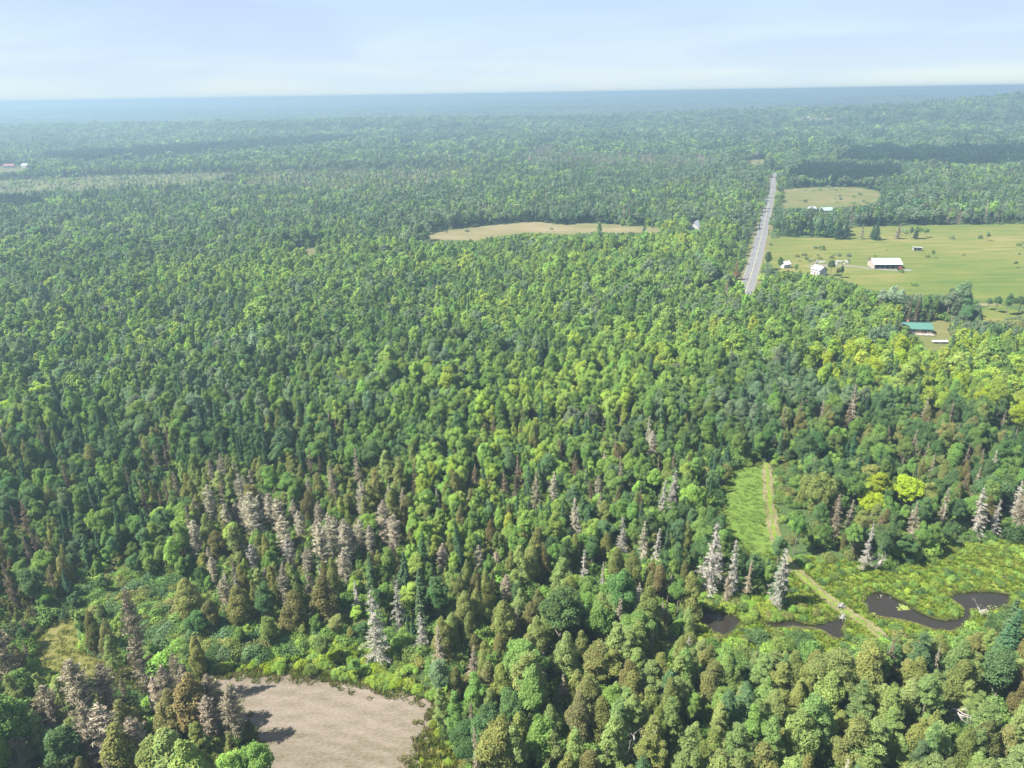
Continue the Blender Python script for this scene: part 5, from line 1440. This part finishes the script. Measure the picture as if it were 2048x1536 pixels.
def wheel(parent, x, y, z, r, w):
    bm = bmesh.new()
    bmesh.ops.create_cone(bm, cap_ends=True, segments=18, radius1=r, radius2=r, depth=w)
    bmesh.ops.rotate(bm, verts=bm.verts[:], cent=(0, 0, 0), matrix=Matrix.Rotation(math.pi / 2, 3, 'X'))
    me = bpy.data.meshes.new('wheel'); bm.to_mesh(me); bm.free(); me.materials.append(M_TYRE)
    o = link('wheel', me, parent, (x, y, z))
    bm = bmesh.new()
    bmesh.ops.create_cone(bm, cap_ends=True, segments=14, radius1=r * 0.55, radius2=r * 0.5, depth=w + 0.04)
    bmesh.ops.rotate(bm, verts=bm.verts[:], cent=(0, 0, 0), matrix=Matrix.Rotation(math.pi / 2, 3, 'X'))
    me = bpy.data.meshes.new('rim'); bm.to_mesh(me); bm.free(); me.materials.append(M_METALROOF)
    link('rim', me, o)


for xx in (-0.9, 0.1):
    for yy in (-1.3, 1.3): wheel(tr, xx, yy, 0.36, 0.36, 0.22)

# tractor beside the barn
px_, py_ = G(1800, 541)
tk = tag(empty('tractor', (px_, py_, 0), R(15)), 'rusty red tractor parked at the open end of the white barn', 'tractor')
box('hood', (0.3, 1.9, -0.4, 0.4, 0.8, 1.5), M_RED, tk, 0.08)
box('chassis', (-1.2, 1.8, -0.3, 0.3, 0.5, 0.798), M_TYRE, tk)
box('fender', (-1.3, -0.1, -1.0, -0.5, 1.5, 1.6), M_RED, tk, 0.03); box('fender', (-1.3, -0.1, 0.5, 1.0, 1.5, 1.6), M_RED, tk, 0.03)
box('seat', (-0.8, -0.3, -0.25, 0.25, 0.95, 1.1), M_TYRE, tk, 0.03); box('cab_roof', (-1.2, 0.1, -0.75, 0.75, 2.3, 2.4), M_RED, tk, 0.04)
for a in (-1.1, 0.0):
    for c in (-0.65, 0.65): box('roof_post', (a - 0.03, a + 0.03, c - 0.03, c + 0.03, 1.602, 2.298), M_TYRE, tk)
for yy in (-0.8, 0.8):
    wheel(tk, -0.75, yy, 0.75, 0.75, 0.4); wheel(tk, 1.4, yy * 0.85, 0.45, 0.45, 0.26)

# culvert where the track crosses the creek
for bx, by, lab in ((1682, 1214, 'pale culvert pipe mouth on the pond side of the track'), (1684, 1238, 'pale culvert pipe mouth on the creek side of the track')):
    x, y = G(bx, by)
    cv = tag(empty('culvert', (x, y, 0.28), R(50)), lab, 'culvert', 'culvert mouths under the dirt track')
    N_ = 16; V = []
    for rr, xx in ((0.42, -0.9), (0.42, 0.9), (0.34, 0.9), (0.34, -0.9)):
        V += [(xx, rr * math.cos(2 * math.pi * k / N_), rr * math.sin(2 * math.pi * k / N_)) for k in range(N_)]
    F = [(q * N_ + k, q * N_ + (k + 1) % N_, ((q + 1) % 4) * N_ + (k + 1) % N_, ((q + 1) % 4) * N_ + k) for q in range(4) for k in range(N_)]
    link('pipe', mesh_from('pipe', V, F, M_CONC, smooth=False), cv)
    box('headwall', (-0.12, 0.12, -0.8, -0.43, -0.3, 0.3), M_CONC, cv, 0.04); box('headwall', (-0.12, 0.12, 0.43, 0.8, -0.3, 0.3), M_CONC, cv, 0.04)


# boulders: rubble heap by the driveway, field stones, riprap at the culvert
def boulder_mesh(seed):
    r = np.random.default_rng(seed)
    bm = bmesh.new(); bmesh.ops.create_icosphere(bm, subdivisions=2, radius=1.0)
    a = [unit(r.normal(size=3)) for _ in range(9)]
    for v in bm.verts:
        p = np.array(v.co); s = 1.0
        for q in a: s = min(s, 0.72 / max(0.2, float(p @ q)) if p @ q > 0.72 else 1.0)
        v.co = Vector(p * s * r.uniform(0.95, 1.05)) * 1.0
        v.co.z *= 0.7
    me = bpy.data.meshes.new('boulder'); bm.to_mesh(me); bm.free(); me.materials.append(M_STONE)
    return me


BOUL = [boulder_mesh(k) for k in range(5)]
spots = []
for k in range(34):
    spots.append((1624 + 78 * rng.random(), 522.5 + 7 * rng.random(), rng.uniform(0.5, 1.3), 'rubble heap beside the driveway'))
for k in range(9):
    spots.append((1676 + 16 * rng.random(), 1211 + 30 * rng.random(), rng.uniform(0.12, 0.24), 'culvert'))
for k in range(7):
    spots.append((1752 + 30 * rng.random(), 1190 + 6 * rng.random(), rng.uniform(0.1, 0.2), 'pond bank'))
spots.sort(key=lambda s: (s[3], s[0]))
cnt = {}
for bx, by, s, where in spots:
    cnt[where] = cnt.get(where, 0) + 1
    x, y = G(bx, by)
    o = link('boulder', BOUL[int(rng.integers(5))], loc=(x, y, 0.25 * s)); o.rotation_euler = (rng.uniform(-.3, .3), rng.uniform(-.3, .3), rng.uniform(0, 6)); o.scale = (s * rng.uniform(1, 1.6), s, s)
    q = cnt[where]
    tag(o, f'pale stone at the {where}, ' + ('leftmost of them' if q == 1 else f'{ORD[q - 1]} from the left'), 'stone', 'pale stones at the ' + where)

# bare rock face on the far ridge
cx_, cy_ = 850.0, 2030.0
M_CLIFF = mat_simple('bare_rock_face', (0.23, 0.185, 0.165), 0.9, noise=0.35, scale=0.08)
gxy = ground([1662], [246])[0]
ux = gxy / np.hypot(*gxy)
best = None
for dd in np.arange(1400, 3200, 10.0):
    h_ = height([ux[0] * dd], [ux[1] * dd])[0]
    yy = project([ux[0] * dd], [ux[1] * dd], [h_])[1][0]
    if best is None or abs(yy - 248) < best[0]: best = (abs(yy - 248), dd, h_)
cd = best[1]
cliff = tag(empty('rock_face', (ux[0] * cd, ux[1] * cd, best[2] - 4), -math.atan2(ux[0], ux[1])), 'pinkish bare rock face in broken steps on the far wooded ridge', 'cliff')
r = np.random.default_rng(5)
for k in range(9):
    w, hgt, dep = r.uniform(14, 30), r.uniform(7, 15), r.uniform(8, 14)
    bm = bmesh.new(); box_bm(bm, -w / 2, w / 2, -dep / 2, dep / 2, -6, hgt)
    bmesh.ops.subdivide_edges(bm, edges=bm.edges[:], cuts=3, use_grid_fill=True)
    for v in bm.verts: v.co += Vector(r.normal(size=3) * 0.9)
    me = bpy.data.meshes.new('ledge'); bm.to_mesh(me); bm.free(); me.materials.append(M_CLIFF)
    link('ledge', me, cliff, (-62 + k * 15.5 + r.normal() * 4, r.uniform(-14, 14), r.uniform(0, 9)))

# radio masts on the horizon ridge
for bx, by, hm, lab in ((1995, 205, 30, 'white water tower on the far ridge'), (1520, 214, 46, 'thin radio mast above the far forest'),):
    a = (bx - 1024) / FPX
    dvec = FWD + a * RT + (768 - by) / FPX * UP
    ux = np.array([dvec[0], dvec[1]]) / np.hypot(dvec[0], dvec[1]); dd = 3300.0
    x, y = ux * dd; z = float(height([x], [y])[0])
    if 'tower' in lab:
        wt = tag(empty('water_tower', (x, y, z), 0), lab, 'tower')
        prof = [(0.0, 36), (3.2, 35), (4.6, 32), (4.6, 28), (3.0, 25), (0.9, 23.5), (0.9, 0)]
        N_ = 18; V = [(rr * math.cos(6.2832 * k / N_), rr * math.sin(6.2832 * k / N_), zz) for rr, zz in prof[:5] for k in range(N_)]
        F = [(q * N_ + k, q * N_ + (k + 1) % N_, (q + 1) * N_ + (k + 1) % N_, (q + 1) * N_ + k) for q in range(4) for k in range(N_)]
        link('tank', mesh_from('tank', V, F, M_WHITE, smooth=True), wt)
        V = [(rr * math.cos(6.2832 * k / N_), rr * math.sin(6.2832 * k / N_), zz) for rr, zz in ((1.0, 0), (0.9, 24.9)) for k in range(N_)]
        link('column', mesh_from('column', V, [(k, (k + 1) % N_, N_ + (k + 1) % N_, N_ + k) for k in range(N_)], M_WHITE, smooth=True), wt)
    else:
        ms_ = tag(empty('radio_mast', (x, y, z), 0), lab, 'mast')
        link('pole', mesh_from('pole', *tubes([([(0, 0, 0), (0, 0, hm)], [0.9, 0.5])], 6), M_WHITE), ms_)
        link('antenna', mesh_from('antenna', *tubes([([(-2.5, 0, hm - 4), (2.5, 0, hm - 4)], [0.25, 0.25]), ([(0, -2.5, hm - 8), (0, 2.5, hm - 8)], [0.25, 0.25])], 5), M_METALROOF), ms_)

# lily pads on the pond
M_PAD = mat_simple('lily_pad', (0.16, 0.20, 0.04), 0.6, noise=0.3)
bm = bmesh.new()
for cx, cy__, sp, num in ((1806, 1216, 7, 60), (1745, 1228, 4, 8), (1990, 1214, 5, 8)):
    for k in range(num):
        x, y = G(cx + rng.normal() * sp * 0.8, cy__ + rng.normal() * sp * 0.45)
        rr = rng.uniform(0.12, 0.28); a0 = rng.uniform(0, 6.28)
        vs_ = [bm.verts.new((x, y, 0.1))] + [bm.verts.new((x + rr * math.cos(a0 + 5.6 * q / 9), y + rr * math.sin(a0 + 5.6 * q / 9), 0.1 + 0.004 * (q % 2))) for q in range(10)]
        for q in range(9): bm.faces.new((vs_[0], vs_[q + 1], vs_[q + 2]))
me = bpy.data.meshes.new('lily_pads'); bm.to_mesh(me); bm.free(); me.materials.append(M_PAD)
tag(link('lily_pads', me, kind='stuff'), 'yellow-green lily pads floating on the dark pond')

# ------------------------------------------------------------------ haze
HAZE_DENSITY = 0.00043
bm = bmesh.new(); box_bm(bm, -46000, 46000, -46000, 46000, -1.5, CAM_H + 3.0)
me = bpy.data.meshes.new('haze'); bm.to_mesh(me); bm.free()
m, n, l, out = nodes_of('haze_air')
pv = n.new('ShaderNodeVolumePrincipled')
pv.inputs['Color'].default_value = (0.305, 0.445, 0.555, 1)
pv.inputs['Density'].default_value = HAZE_DENSITY
pv.inputs['Density Attribute'].default_value = ''
pv.inputs['Color Attribute'].default_value = ''
pv.inputs['Temperature Attribute'].default_value = ''
pv.inputs['Anisotropy'].default_value = 0.25
l.new(pv.outputs[0], out.inputs['Volume'])
me.materials.append(m)
hz = link('haze', me, kind='stuff')
hz['label'] = 'pale blue summer haze over the far forest'
